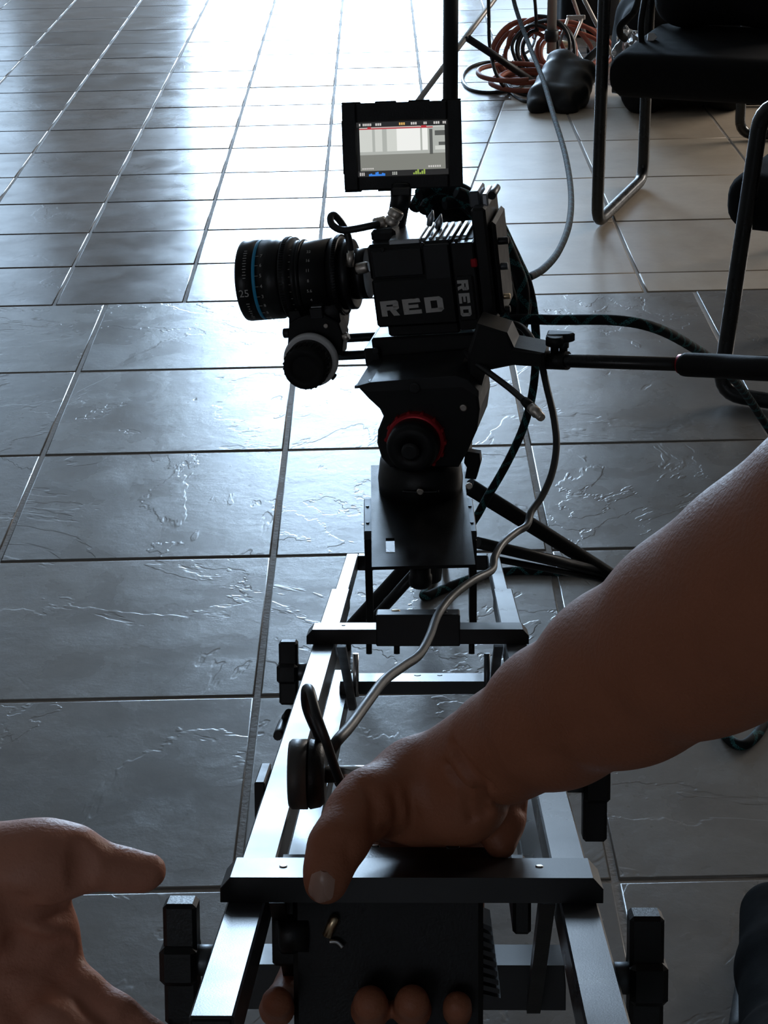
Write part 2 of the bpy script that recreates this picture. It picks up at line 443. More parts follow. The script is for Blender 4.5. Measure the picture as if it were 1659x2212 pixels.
MB().box((XR - .02, YB, 0), (XR, FARY, .1), .004).build('baseboard_right', M['wall'], kind='structure')
MB().box((XL, YB, 0), (XL + .02, FARY, .1), .004).build('baseboard_left', M['wall'], kind='structure')

# ------------------------------------------------------------------ floor tiles
WB, WS = .45, .30
BX, BY = -.6452, 4.047          # dark slate grid
SX, SY = -1.0667, 4.047         # small grid
GX, GY = .5931, 4.1924          # beige grid
d0 = FL(1090, 215); d1 = FL(1020, 400)
ddir = (d1 - d0)
def clip(poly, p, n):
    out = []
    for i in range(len(poly)):
        a, b = poly[i], poly[(i + 1) % len(poly)]
        da = (a - p).dot(n); db = (b - p).dot(n)
        if da >= 0: out.append(a)
        if (da >= 0) != (db >= 0): out.append(a + (b - a) * (da / (da - db)))
    return out
_tm = {}
def tile(poly, mt, key=None, par=floor):
    c = sum(poly, V((0, 0))) / len(poly)
    k = key
    if k is None or k not in _tm:
        b = MB(); n = len(poly); base = []
        ar = sum(poly[i].x * poly[(i + 1) % n].y - poly[(i + 1) % n].x * poly[i].y for i in range(n))
        if ar < 0: poly = list(reversed(poly))
        def ring(ins, z):
            r = []
            for p in poly:
                q = p - c; L = max(q.length, 1e-5); r.append(V((q.x * (1 - ins / L), q.y * (1 - ins / L), z)))
            return r
        for ins, z in ((.0, -.012), (.0, -.0014), (.0015, -.0003), (.0035, 0)): b.v += ring(ins, z)
        for r in range(3):
            for i in range(n):
                j = (i + 1) % n; b.face((r * n + i, r * n + j, r * n + n + j, r * n + n + i), True)
        b.face(range(3 * n, 4 * n), False)
        me = b.mesh('tile', mt)
        if k: _tm[k] = me
    else: me = _tm[k]
    o = bpy.data.objects.new('tile', me); COL.objects.link(o); o.parent = par
    o.location = (c.x, c.y, random.uniform(-.0004, .0004)); o.rotation_euler = (random.gauss(0, .0009), random.gauss(0, .0009), 0)
def quad(x0, x1, y0, y1, g):
    return [V((x0 + g, y0 + g)), V((x1 - g, y0 + g)), V((x1 - g, y1 - g)), V((x0 + g, y1 - g))]
g = .0044
P0 = V((d0.x, d0.y)); DN = V((ddir.y, -ddir.x)).normalized()
if DN.x < 0: DN = -DN           # towards the beige side
YTOP = FL(1130, 188).y
for i in range(-5, 8):
    for j in range(1, 8):
        x = BX + i * WB; y = BY - j * WB
        tile(quad(x, x + WB, y, y + WB, g), M['tile_dark'], 'big')
nsm = 0
floor2 = empty('floor', V((0, 0, 0)), kind='structure', label='field of smaller grey slate tiles beyond the dark slate')
for j in range(0, 24):
    for i in range(-8, 14):
        x = SX + i * WS; y = SY + j * WS
        c = V((x + .15, y + .15)); side = (c - P0).dot(DN)
        q = quad(x, x + WS, y, y + WS, .0036)
        if y + WS <= YTOP + .01:
            if side > .35: continue
            if abs(side) < .35:
                q = clip(q, P0 - DN * .002, -DN)
                if len(q) < 3: continue
                tile(q, M['tile_small'], None, floor2); nsm += 1; continue
        elif y < YTOP and side > 0:
            q = clip(q, V((0, YTOP + .003)), V((0, 1)))
            if len(q) < 3: continue
            tile(q, M['tile_small'], None, floor2); nsm += 1; continue
        # past 300, only where the photograph looks
        if j > 15 and (i < -5 or i > 9): continue
        if j > 19: continue
        if j <= 15 and (i < -6 or i > 10): continue
        tile(q, M['tile_small'], 'small', floor2); nsm += 1
floor3 = empty('floor', V((0, 0, 0)), kind='structure', label='patch of beige tiles under the chairs')
for j in range(-1, 6):
    for i in range(-3, 7):
        x = GX + i * WB; y = GY + j * WB
        q = quad(x, x + WB, y, y + WB, .0036)
        q = clip(q, V((0, BY + .003)), V((0, 1))); 
        if len(q) < 3: continue
        q = clip(q, V((0, YTOP - .003)), V((0, -1)))
        if len(q) < 3: continue
        q = clip(q, P0 + DN * .002, DN)
        if len(q) < 3: continue
        full = len(q) == 4 and abs((q[0] - q[2]).length - .6262) < .002
        tile(q, M['tile_beige'], 'beige' if full else None, floor3)
print('small tiles', nsm)
# plaster pillar base behind the bags
MB().box((.93, 7.5, 0), (2.6, 7.9, ZC), .005).build('wall_partition', M['pillar'], kind='structure')
# ================================================================== JIB ARM
_o = P(905, 1895, 1.106)
_D = ray(930, 629).normalized()
_X = (CX - _D * CX.dot(_D)).normalized()
_X = (_X - _D.cross(_X) * .006).normalized()
_Z = _X.cross(_D)
if _Z.z < 0: _Z = -_Z
JF = Fr(_o, _X, _D, _Z)         # x lateral, y away along the rails, z up; z=0 is the top of the upper rails
jib = empty('camera_jib', JF, 'black twin-rail mini jib arm with glossy rail tops, running away toward the fluid head', 'jib arm')
T = lambda px, py, z=0.0: JF.at(px, py, 'z', z)
LOW = -.108
def rail(xc, w, y0, y1, ztop, h, mt, name='rail', lab=None):
    return MB().box((xc - w / 2, y0, ztop - h), (xc + w / 2, y1, ztop), .0012).build(name, mt, jib, label=lab)
xl = (T(483, 1960).x + T(572, 1960).x) / 2; xr = (T(1215, 1960).x + T(1290, 1960).x) / 2
wl = .0222
yn_l = T(462, 2196).y; yfw = T(730, 1272).y; yff = T(757, 1191).y
print('jib', xl, xr, yn_l, yfw, yff, T(500, 1852, .014), T(1285, 1890, .014))
rail(xl, wl, yn_l, yfw, 0, .024, M['rail']); rail(xr, wl, yn_l - .05, yfw, 0, .024, M['rail'])
rail(xl + .001, .0165, yfw - .02, yff, -.003, .019, M['rail'], 'rail_extension'); rail(xr - .001, .0165, yfw - .02, yff, -.003, .019, M['rail'], 'rail_extension')
MB().box((xl - wl / 2 + .001, yn_l - .0015, -.023), (xl + wl / 2 - .001, yn_l + .002, -.001), .001).build('end_cap', M['blackplastic'], jib)
for xc in (xl, xr):
    yl = JF.at(720, 1600, 'z', LOW).y
    rail(xc, wl, yl - .42, yfw + .05, LOW, .022, M['rail'], 'lower_rail')
def crossbar(y, z, x0, x1, mt, d=.026, h=.015, name='crossbar', cham=.006):
    pts = [V((x0, y, z)), V((x0, y, z + h * .55)), V((x0 + cham, y, z + h)), V((x1 - cham, y, z + h)), V((x1, y, z + h * .55)), V((x1, y, z))]
    return MB().prism(pts, V((0, d, 0)), .0006).build(name, mt, jib)
tn0 = T(500, 1895, .015); tn1 = T(1290, 1895, .015)
cw0, cw1 = T(484, 1925).x, T(1296, 1925).x
ynear = tn0.y
crossbar(ynear, 0.0, cw0, cw1, M['bar'], d=T(500, 1852, .015).y - ynear)
yfar = T(680, 1360, .015).y
fb0, fb1 = T(668, 1375).x, T(1138, 1375).x
crossbar(yfar, 0.0, fb0, fb1, M['bar'], d=T(680, 1345, .015).y - yfar)
q0, q1 = T(812, 1328, .03), T(994, 1328, .03)
MB().box((q0.x, yfar - .001, -.002), (q1.x, yfar + .032, .030), .0012).build('crossbar_block', M['gunmetal'], jib)
def bolt(p, r=.003, h=.0012, mt='nickel', nrm=V((0, 0, 1)), par=None, name='bolt'):
    p = V(p); n = V(nrm)
    return MB().lathe(p - n * .001, p + n * h, [(0, r), (.001 + h * .6, r), (.001 + h, r * .75)], 14).build(name, M[mt], par or jib)
bolt(T(855, 1319, .030), .0045, .001, 'brass'); bolt(T(960, 1322, .030), .003, .001, 'gunmetal')
bolt(T(742, 1351, .015), .002, .0006, 'black'); bolt(T(612, 1872, .015), .0024, .0008, 'steel'); bolt(T(1165, 1872, .015), .0024, .0008, 'steel')
for px in (797, 857, 1019):   # studs under the far crossbar
    p = T(px, 1388, 0); MB().cyl((p.x, yfar + .012, .001), (p.x, yfar + .012, -.012), .003, 10).build('stud', M['black'], jib)
# lower crossbars
fl = JF.at(740, 1472, 'z', LOW + .015); flb = JF.at(740, 1454, 'z', LOW + .015)
crossbar(fl.y, LOW, xl + .002, xr - .002, M['bar'], d=flb.y - fl.y, cham=.001)
bolt(JF.at(902, 1459, 'z', LOW + .015), .004, .0006, 'black'); bolt(JF.at(950, 1459, 'z', LOW + .015), .003, .0006, 'black')
nl = JF.at(1050, 2085, 'z', LOW + .015); nlb = JF.at(1050, 2040, 'z', LOW + .015)
crossbar(nl.y, LOW - .016, xl - .02, xr + .004, M['bar'], d=nlb.y - nl.y, h=.031, cham=.001)
# hanging links between upper and lower rails
def link(px, ya, yb, xoff, w=.009):
    x = xoff; MB().prism([V((x - w / 2, ya, -.004)), V((x + w / 2, ya, -.004)), V((x + w / 2, yb, LOW - .02)), V((x - w / 2, yb, LOW - .02))], V((0, .016, 0)), .0006).build('link', M['black'], jib)
for s in (-1, 1):
    xi = (xl + wl / 2 + .006) if s < 0 else (xr - wl / 2 - .006)
    link(0, yfar + .004, fl.y + .004, xi)
    link(0, ynear + .01, nl.y + .004, xi)
    p = V((xi - s * .004, fl.y - .002, LOW - .002))
    MB().cyl(p, p + V((0, 0, .05)), .0036, 12).build('pivot_pin', M['steel' if s < 0 else 'alu_dark'], jib)
# wing knobs with their shafts
def wing(px, py, ztop, hgt, x0, x1, yc, zc, name='wing_knob', wdt=.016):
    """x0: rail face, x1: outer face"""
    s = 1 if x1 > x0 else -1
    k = MB()
    xa, xb = x1 - s * wdt, x1
    k.box((xa, yc - .009, zc - hgt / 2), (xb, yc + .009, zc + hgt / 2), .0022)
    k.box((xa - s * .000, yc - .013, zc - hgt * .16), (xb + s * .002, yc + .013, zc + hgt * .16), .003)
    o = k.build(name, M['blackplastic'], jib)
    MB().cyl((x0, yc, zc), (xa + s * .002, yc, zc), .0085, 20, .001).build('collar', M['alu_dark'], o)
    return o
def W_(px0, px1, pya, pyb, side, z=.0):
    pc = JF.at((px0 + px1) / 2, (pya + pyb) / 2, 'z', -.012)
    pa = JF.at(px0, (pya + pyb) / 2, 'z', -.012); pb = JF.at(px1, (pya + pyb) / 2, 'z', -.012)
    dz = (CPOS + ray(900, pya) * 0)
    zdep = (JF.m() @ pc - CPOS).dot(FWD); h = (pyb - pya) / FPX * zdep / max(.75, abs(JF.z.dot(CY)))
    if side < 0: wing(0, 0, 0, h, xl - wl / 2, pa.x, pc.y, -.012, wdt=abs(pb.x - pa.x))
    else: wing(0, 0, 0, h, xr + wl / 2, pb.x, pc.y, -.012, wdt=abs(pb.x - pa.x))
W_(604, 644, 1383, 1520, -1); W_(358, 430, 1940, 2208, -1); W_(1356, 1430, 1966, 2260, 1); W_(1258, 1310, 1560, 1815, 1); W_(1164, 1196, 1383, 1500, 1)
# stop block outside the bare rail, small lever under it
pb_ = JF.at(549, 1690, 'z', .004); pc_ = JF.at(595, 1648, 'z', .004)
sb = MB().box((pb_.x, pb_.y, -.035), (xl - wl / 2, pc_.y, .004), .001).build('stop_block', M['gunmetal'], jib)
MB().tube([T(600, 1590, -.02), T(612, 1560, -.02), T(625, 1540, -.01)], .004, 10, 3).build('lever', M['black'], jib)
# round drag housing on the inner side of the bare rail
c0 = JF.pz(625, 1672, 1.235); c1 = JF.pz(668, 1668, 1.235); c2 = JF.pz(706, 1672, 1.25)
ax = V((1, 0, 0))
dh = MB().lathe(c0, c0 + ax * (c1.x - c0.x), [(0, .0215), (.002, .0235), (c1.x - c0.x - .0008, .0235)], 40).build('drag_housing', M['midgrey'], jib)
MB().lathe(c0 + ax * (c1.x - c0.x), c0 + ax * (c2.x - c0.x), [(0, .0225), (.001, .0235), (c2.x - c1.x - .003, .022), (c2.x - c1.x, .019)], 40).build('drag_cap', M['blackplastic'], dh)
MB().cyl(c0 + ax * (c2.x - c0.x), c0 + ax * .075, .006, 16).build('axle', M['steel'], jib)
# centre handle block gripped by the hand
hb0 = JF.pz(762, 1830, 1.09); hb1 = JF.pz(1096, 1830, 1.09)
MB().box((hb0.x, ynear + .0265, -.002), (hb1.x, ynear + .062, .0145), .002).build('grip_block', M['black'], jib)
_yb = ynear + .0265
cbx0, cbx1 = JF.at(632, 2000, 'y', _yb).x, JF.at(1044, 2000, 'y', _yb).x
MB().box((cbx0, _yb, -.095), (cbx1, _yb + .048, -.0005), .003).build('counterweight_box', M['blackplastic'], jib)
for i in range(9):
    z = -.025 - i * .0055
    MB().prism([V((cbx1 - .002, _yb + .004, z)), V((cbx1 + .005 + i * .0007, _yb + .004, z - .003)), V((cbx1 + .005 + i * .0007, _yb + .004, z)), V((cbx1 - .002, _yb + .004, z + .003))], V((0, .03, 0))).build('grip_rib', M['gunmetal'], jib)
bolt(JF.at(812, 1825, 'z', .0145), .0028, .0008, 'steel'); bolt(JF.at(978, 1830, 'z', .0145), .0042, .0006, 'alu_dark')
_ly = _yb - .003
MB().lathe(JF.at(706, 2022, 'y', _ly), JF.at(722, 1985, 'y', _ly), [(0, .003), (.010, .0032), (.0125, .0028), (.014, .0015)], 14).build('latch_pin', M['brass'], jib)
MB().tube([JF.at(712, 2034, 'y', _ly), JF.at(728, 2034, 'y', _ly), JF.at(740, 2046, 'y', _ly)], .0016, 8).build('latch_wire', M['steel'], jib)
MB().lathe(JF.at(604, 2010, 'y', _yb + .01), JF.at(700, 2010, 'y', _yb + .01), [(0, .012), (.002, .014), (.018, .014)], 32).build('weight_disc', M['black'], jib)
pA, pB = JF.pz(632, 1850, 1.15), JF.pz(768, 1740, 1.15)
MB().box((xl + wl / 2 + .001, ynear + .03, -.05), (pB.x, ynear + .10, -.002), .002).build('brake_housing', M['blackplastic'], jib)
pC = JF.pz(1112, 1800, 1.15)
MB().box((pC.x - .004, ynear + .03, -.03), (xr - wl / 2 - .0145, ynear + .10, -.002), .002).build('side_plate', M['blackplastic'], jib)
# end mount: side plates, flat top plate, tie-down
pt = lambda px, py, z: JF.pz(px, py, z)
EF = Fr(P(915, 1222, 2.10), _R, _H, _U)   # level platform frame
def e_box(name, px0, px1, y0, y1, z0, z1, mt, bev=.001, par=None):
    a = EF.at(px0, 1225, 'y', 0); b = EF.at(px1, 1225, 'y', 0)
    o = MB().box((a.x, y0, z0), (b.x, y1, z1), bev)
    for i, v in enumerate(o.v): o.v[i] = JF.loc(EF.m() @ v)
    return o.build(name, mt, par or jib)
# slotted plate: strips round the slot so that the floor shows through
zt = .0
A = EF.at(803, 1222, 'z', 0); Bp = EF.at(1027, 1222, 'z', 0); C_ = EF.at(1005, 1000, 'z', 0)
s0 = EF.at(834, 1195, 'z', 0); s1 = EF.at(852, 1162, 'z', 0)
plate = MB(); yb = C_.y; th = .004
for (x0, x1, y0, y1) in ((A.x, s0.x, 0, yb), (s1.x, Bp.x, 0, yb), (s0.x, s1.x, 0, s0.y), (s0.x, s1.x, s1.y, yb)):
    plate.box((x0, y0, -th), (x1, y1, 0), .0)
for i, v in enumerate(plate.v): plate.v[i] = JF.loc(EF.m() @ v)
plate.build('mounting_plate', M['black'], jib)
kb = MB().lathe(EF.at(908, 1240, 'y', .03) , EF.at(908, 1240, 'y', .03) + V((0, 0, -.03)), [(-.02, .012), (.0, .012), (.002, .0135), (.012, .0135), (.015, .011)], 24)
for i, v in enumerate(kb.v): kb.v[i] = JF.loc(EF.m() @ v)
kb.build('tie_down_knob', M['blackplastic'], jib)
for px0, px1, side in ((786, 818, -1), (1004, 1030, 1)):
    a = EF.at(px0, 1148, 'z', -.01); b = EF.at(px1, 1076, 'z', -.01); c = EF.at(px1, 1148, 'z', -.01)
    sp = MB().box((a.x, a.y, -.022), (c.x, b.y, -.010), .001)
    for i, v in enumerate(sp.v): sp.v[i] = JF.loc(EF.m() @ v)
    so = sp.build('side_bracket', M['alu_dark'], jib)
    xo = a.x if side < 0 else c.x - .009
    pl = MB().box((xo, a.y, -.135), (xo + .009, a.y + .022, -.022), .0008)
    for i, v in enumerate(pl.v): pl.v[i] = JF.loc(EF.m() @ v)
    pl.build('hanging_plate', M['black'], jib)
    for t in (.25, .75):
        bp_ = JF.loc(EF.m() @ V((xo + .0045 , a.y + (b.y - a.y) * t, -.010))); bolt(bp_, .0022, .0008, 'alu_dark')
    # pivot block that ties the plate to the rail end
    pv = MB().box((min(xo, xo), a.y + .0, -.062), (xo + .009, a.y + .02, -.042), .001)
    x1_ = xl + .008 if side < 0 else xr - .008
    h_ = JF.loc(EF.m() @ V((xo + .0045, a.y + .01, -.05)))
    MB().box((min(h_.x, x1_), yff - .03, -.022), (max(h_.x, x1_), yff - .004, -.002), .002).build('pivot_block', M['black'], jib)

# ================================================================== SMALL TRIPOD ON THE FLOOR
tp = V((P(940, 1180, 2.62))); tp.z = 0
TF = Fr(tp, _R, _H, _U)
tri = empty('tripod', TF, 'low black tripod with spread legs on the dark slate under the camera', 'tripod')
def tl(px, py, z): return TF.loc(P(px, py, z))
def tfl(px, py, h=.0): return TF.loc(FL(px, py, h))
foot = tfl(1352, 1262, .014); top = tl(1012, 1050, 2.70); sprd = tl(1030, 1172, 2.62); knee = tfl(1322, 1240, .03)
MB().tube([top, foot], lambda t: .0125 - .002 * t, 14, 1).build('leg', M['rubber'], tri)
MB().tube([sprd, knee], .0085, 12, 1).build('brace', M['black'], tri)
MB().tube([sprd + V((0, .01, -.025)), knee + V((0, 0, -.012))], .005, 10, 1).build('brace', M['black'], tri)
bolt(knee + V((0, -.012, .0)), .005, .003, 'nickel', V((0, -1, .3)).normalized(), tri)
bolt(tl(1013, 1050, 2.675), .005, .003, 'nickel', V((0, -1, .3)).normalized(), tri)
MB().box(tl(1000, 1072, 2.70), tl(1026, 1034, 2.72) + V((0, .03, 0)), .003).build('leg_clamp', M['blackplastic'], tri)
f2 = tfl(735, 1385, .012)
MB().tube([tl(905, 1200, 2.6), f2], lambda t: .0125, 14, 1).build('leg', M['rubber'], tri)
MB().tube([tl(905, 1228, 2.55), tl(800, 1345, 2.62)], .0075, 12, 1).build('brace', M['black'], tri)
MB().tube([tl(930, 1215, 2.55), tl(835, 1300, 2.62)], .006, 12, 1).build('brace', M['black'], tri)
MB().tube([tl(925, 1070, 2.70), tfl(905, 1010, .012)], .012, 12, 1).build('leg', M['rubber'], tri)
MB().lathe(tl(925, 1040, 2.70), tl(925, 1040, 2.70) + V((0, 0, -.16)), [(0, .03), (.03, .032), (.035, .024), (.12, .022), (.16, .018)], 24).build('hub', M['black'], tri)
for q, nm in ((foot, 0), (f2, 1)):
    MB().lathe(q + V((0, 0, -.014)), q + V((0, 0, .012)), [(0, .016), (.012, .016), (.024, .012)], 14).build('foot', M['rubber'], tri)

# ================================================================== FLUID HEAD + PAN HANDLE
ya, pi_ = RAD(12), RAD(6.0)
bh = V((math.cos(ya), -math.sin(ya), 0)); bx = (bh * math.cos(pi_) + _U * math.sin(pi_)).normalized()
by = V((math.sin(ya), math.cos(ya), 0)); bz = bx.cross(by).normalized()
CF = Fr(P(915, 712, 2.26), bx, by, bz)   # camera frame: x to the rear, y away, z up; y=0 is the near side face
HFm = Fr(P(915, 1000, 2.235), bh, by, _U)
head = empty('fluid_head', HFm, 'black fluid tripod head with red drag ring and pan handle, below the cinema camera', 'tripod head')
def hp(px, py, y=0.0): return HFm.at(px, py, 'y', y)
def poly(pxs, y, depth, mt, name, par, fr, bev=.001):
    return MB().prism([fr.at(px, py, 'y', y) for px, py in pxs], V((0, depth, 0)), bev).build(name, mt, par)
poly([(772, 836), (796, 862), (820, 884), (828, 900), (816, 930), (814, 958), (824, 990), (842, 1010), (990, 1010), (1010, 975), (1030, 930), (1036, 885), (1032, 850), (1004, 828), (985, 818)], .0, .085, M['black'], 'tilt_housing', head, HFm, .003)
poly([(768, 835), (800, 826), (985, 812), (1012, 822), (1034, 845), (1034, 858), (1000, 836), (800, 846)], -.003, .095, M['gunmetal'], 'top_clamp', head, HFm)
tpl = HFm.at(768, 832, 'y', 0)
MB().prism([HFm.at(766, 833, 'y', 0), HFm.at(838, 827, 'y', 0), HFm.at(838, 827, 'y', 0) + V((0, .05, 0)), HFm.at(766, 833, 'y', 0) + V((.006, .05, 0))], V((0, 0, -.004)), .0006).build('sliding_plate_end', M['alu_dark'], head)
pc = HFm.at(806, 823, 'z', HFm.at(806, 827, 'y', 0).z)
MB().lathe(pc, pc + V((0, 0, .001)), [(0, .006), (.001, .0055)], 20).build('hole', M['black'], head)
n_ = V((0, -1, 0))
bolt(hp(896, 838, -.003), .007, .002, 'gunmetal', n_, head, 'clamp_screw'); bolt(hp(1001, 881, 0), .0045, .0015, 'nickel', n_, head, 'screw')
# drag ring and dial
dc = hp(900, 948, .0)
ringo = MB().lathe(dc + V((0, .004, 0)), dc + n_ * .016, [(0, .036), (.012, .036), (.0145, .035), (.0155, .032), (.0155, .028)], 48, cap=False)
ringo.build('red_drag_ring', M['red'], head)
for i in range(14):
    th = i / 14 * 2 * math.pi; c_ = dc + V((math.cos(th) * .036, -.006, math.sin(th) * .036))
    MB().cyl(c_ + V((0, .006, 0)), c_ + V((0, -.004, 0)), .0022, 8).build('grip_stud', M['red'], head)
MB().lathe(dc, dc + n_ * .04, [(0, .0315), (.020, .0315), (.030, .031), (.036, .029), (.038, .025), (.038, .012), (.036, .011)], 48).build('drag_dial', M['blackplastic'], head)
MB().lathe(dc + n_ * .038, dc + n_ * .044, [(0, .011), (.004, .011), (.006, .008)], 24).build('dial_cap', M['gunmetal'], head)
# base of the head
bb = hp(908, 1000, .045)
MB().lathe(bb + V((0, 0, .012)), bb + V((0, 0, -.075)), [(0, .040), (.006, .050), (.030, .053), (.050, .052), (.055, .047), (.087, .045)], 48).build('pan_base', M['black'], head)
MB().tube([hp(870, 1062, -.01), hp(908, 1063, -.012), hp(948, 1062, -.01)], .0015, 8).build('base_seam', M['gunmetal'], head)
bolt(hp(908, 1062, -.012), .0045, .002, 'nickel', n_, head, 'level_bubble')
# lever at the right of the base
poly([(1005, 975), (1036, 980), (1038, 1000), (1028, 1036), (1004, 1034), (1008, 1010), (1002, 1000)], .02, .012, M['blackplastic'], 'lock_lever', head, HFm)
MB().lathe(hp(995, 950, .04), hp(1018, 948, .04), [(0, .02), (.008, .02), (.011, .016)], 24).build('tilt_lock', M['gunmetal'], head)
# pan handle
def hq(px, py, z): return HFm.loc(P(px, py, z))
ph = MB().tube([hq(1070, 772, 2.24), hq(1180, 778, 2.20), hq(1478, 787, 2.08)], .0080, 20, 1).build('pan_handle', M['chairmetal'], head)
MB().tube([hq(1468, 786, 2.083), hq(1484, 787, 2.077)], lambda t: .0112, 24, 1).build('red_ring', M['red'], ph)
MB().tube([hq(1482, 787, 2.078), hq(1490, 788, 2.074), hq(1560, 791, 2.05), hq(1640, 796, 2.01), hq(1760, 800, 1.97)], lambda t: .0105 + .0032 * min(t * 9, 1), 24, 4).build('foam_grip', M['rubber'], ph)
a_, b_ = hq(1172, 777, 2.203), hq(1226, 779, 2.182)
MB().tube([a_, b_], .0112, 24, 1).build('handle_clamp', M['blackplastic'], ph)
kk = hq(1198, 765, 2.185)
k = MB().lathe(kk, kk + V((0, 0, .024)), [(0, .005), (.011, .005), (.012, .011), (.020, .011), (.023, .009)], 24)
kt = hq(1200, 722, 2.185)
k.prism([kt + V((-.010, -.009, .002)), kt + V((.018, -.006, .003)), kt + V((.023, 0, .003)), kt + V((.018, .006, .003)), kt + V((-.010, .009, .002))], V((0, 0, -.011)), .002)
k.build('clamp_lever', M['blackplastic'], ph)
ks_ = hq(1217, 762, 2.185); MB().lathe(ks_, ks_ + V((0, 0, .014)), [(0, .005), (.006, .005), (.007, .0065), (.012, .0065), (.014, .005)], 18).build('clamp_bolt', M['gunmetal'], ph)
poly([(1030, 700), (1095, 720), (1110, 752), (1175, 764), (1175, 793), (1110, 790), (1060, 800), (1042, 815), (1034, 850), (1010, 850), (1010, 760)], .018, .05, M['black'], 'handle_rosette', head, HFm, .004)

# ================================================================== CINEMA CAMERA
camr = empty('cinema_camera', CF, 'black modular digital cinema camera body with silver lettering on its side', 'camera')
cp = lambda px, py, y=0.0: CF.at(px, py, 'y', y)
def cb(name, x0, x1, z0, z1, y0, y1, mt, par=None, bev=.0015): return MB().box((x0, y0, z0), (x1, y1, z1), bev).build(name, mt, par or camr)
xa = cp(806, 640).x; xb = cp(984, 640).x; xc_ = cp(1034, 640).x; xd = cp(1060, 640).x
zt = cp(895, 527).z; zb = cp(895, 728).z
print('cam', xa, xb, xc_, xd, zt, zb)
DEP = .100
body = MB()
zm = cp(895, 600).z
body.box((xa, 0, zb + .014), (xb, DEP, zm), .003); body.box((xa - .002, .006, zm - .004), (xb, DEP - .006, zt), .004)
body.box((xa + .012, .004, zb), (xb, DEP - .004, zb + .016), .003)
bo = body.build('body', M['black'], camr)
cb('side_panel', xa + .004, xb - .036, zm + .002, zt - .006, .0015, .01, M['gunmetal'], bo)
cb('side_panel', xb - .034, xb - .002, zm - .004, zt - .003, .0, .01, M['gunmetal'], bo)
for px, py in ((826, 540), (912, 528), (985, 520), (848, 612)): bolt(cp(px, py, .0012), .0026, .001, 'black', n_, bo, 'screw')
# rear module, battery plate, top lug
cb('rear_module', xb + .001, xc_, zb + .006, zt - .002, -.002, DEP + .002, M['black'])
cb('module_door', xb + .004, xc_ - .004, cp(1005, 690).z, cp(1005, 594).z, -.006, .0, M['black'])
cb('red_button', cp(1016, 566, -.003).x, cp(1030, 566, -.003).x, cp(1024, 578, -.003).z, cp(1024, 559, -.003).z, -.004, .002, M['red'])
zz = cp(1045, 450).z
cb('battery_plate', xc_ + .001, xd + .004, zb + .010, zz, .0, DEP - .004, M['black'], None, .003)
cb('battery', xd + .005, xd + .013, zb + .016, zz - .02, .008, DEP - .012, M['blackplastic'], None, .004)
lug = MB().box((xc_ - .003, .020, zz - .004), (xc_ + .010, .034 + .03, zz + .016), .002).build('battery_lug', M['alu_dark'], camr)
MB().box((xc_ + .012, .020, zz - .004), (xc_ + .020, .064, zz + .012), .002).build('lug_rail', M['alu'], lug)
MB().cyl((xc_ + .024, .025, zz + .008), (xc_ + .024, .065, zz + .008), .005, 14, .001).build('lug_pin', M['black'], lug)
for i, (px, py, nm, mt) in enumerate(((1088, 520, 'power_port', 'black'), (1092, 640, 'brass_port', 'brass'), (1087, 575, 'video_port', 'alu_dark'), (1092, 668, 'video_port', 'gunmetal'))):
    c_ = cp(px, py, .02); MB().cyl(c_ - V((.01, 0, 0)), c_ + V((.006, 0, 0)), .0045 if i != 1 else .0035, 14, .0006).build(nm, M[mt], camr)
# top face: plate and cooling grille
tz = zt
tp_ = lambda px, py: CF.at(px, py, 'z', tz + .004)
g0, g1 = tp_(866, 520), tp_(920, 478)
gx0 = tp_(918, 500).x; gx1 = tp_(1020, 495).x; gy0 = .016; gy1 = .082
MB().box((xa + .026, gy0 - .008, tz - .002), (gx0 - .001, gy1 + .006, tz + .004), .001).build('top_plate', M['alu'], camr)
grl = MB().box((gx0, gy0 - .003, tz - .003), (gx1 + .004, gy1 + .003, tz - .0012), .001).build('cooling_grille', M['rubber'], camr)
nb = 7
for i in range(nb):
    x0 = gx0 + (gx1 - gx0) * i / nb
    MB().box((x0, gy0, tz), (x0 + (gx1 - gx0) / nb * .50, gy1, tz + .0026), .0005).build('cooling_fin', M['alu'], grl)
for i, (px, py) in enumerate(((925, 470), (943, 478))):
    c_ = CF.at(px, py, 'y', .06); MB().lathe(c_ + V((0, 0, -.010)), c_ + V((.008, 0, .012)), [(0, .0035), (.01, .0045), (.02, .0008)], 14).build('top_catch', M['alu'], camr)
MB().box((xa - .001, .03, tz - .004), (xa + .03, .09, tz + .012), .004).build('front_hump', M['blackplastic'], camr)
# silver lettering
def letters(chars, org, ux, uz, cw, ch, gap, depth, par, mt, name='letter'):
    G = {'R': [[(0, 0), (.32, 0), (.32, 1), (0, 1)], [(.3, .74), (.86, .74), (1, .86), (1, .9), (.9, 1), (.3, 1)], [(.68, .5), (1, .58), (1, .9), (.68, .8)], [(.3, .38), (.86, .38), (1, .46), (1, .62), (.3, .62)], [(.46, .42), (.78, .42), (1.0, 0), (.66, 0)]],
         'E': [[(0, 0), (.32, 0), (.32, 1), (0, 1)], [(.3, .74), (1, .74), (.95, 1), (.3, 1)], [(.3, .39), (.86, .39), (.86, .61), (.3, .61)], [(.3, 0), (1, 0), (1, .26), (.3, .26)]],
         'D': [[(0, 0), (.32, 0), (.32, 1), (0, 1)], [(.3, .76), (.92, .76), (.84, 1), (.3, 1)], [(.68, .1), (1, .14), (1, .84), (.86, .98), (.68, .9)], [(.3, 0), (.84, 0), (1, .16), (.9, .26), (.3, .26)]]}
    for i, c in enumerate(chars):
        b = MB()
        for pl in G[c]:
            pts = [org + ux * ((cw + gap) * i + p[0] * cw) + uz * (p[1] * ch) for p in pl]
            b.prism(pts, ux.cross(uz) * depth)
        b.build(name, mt, par)
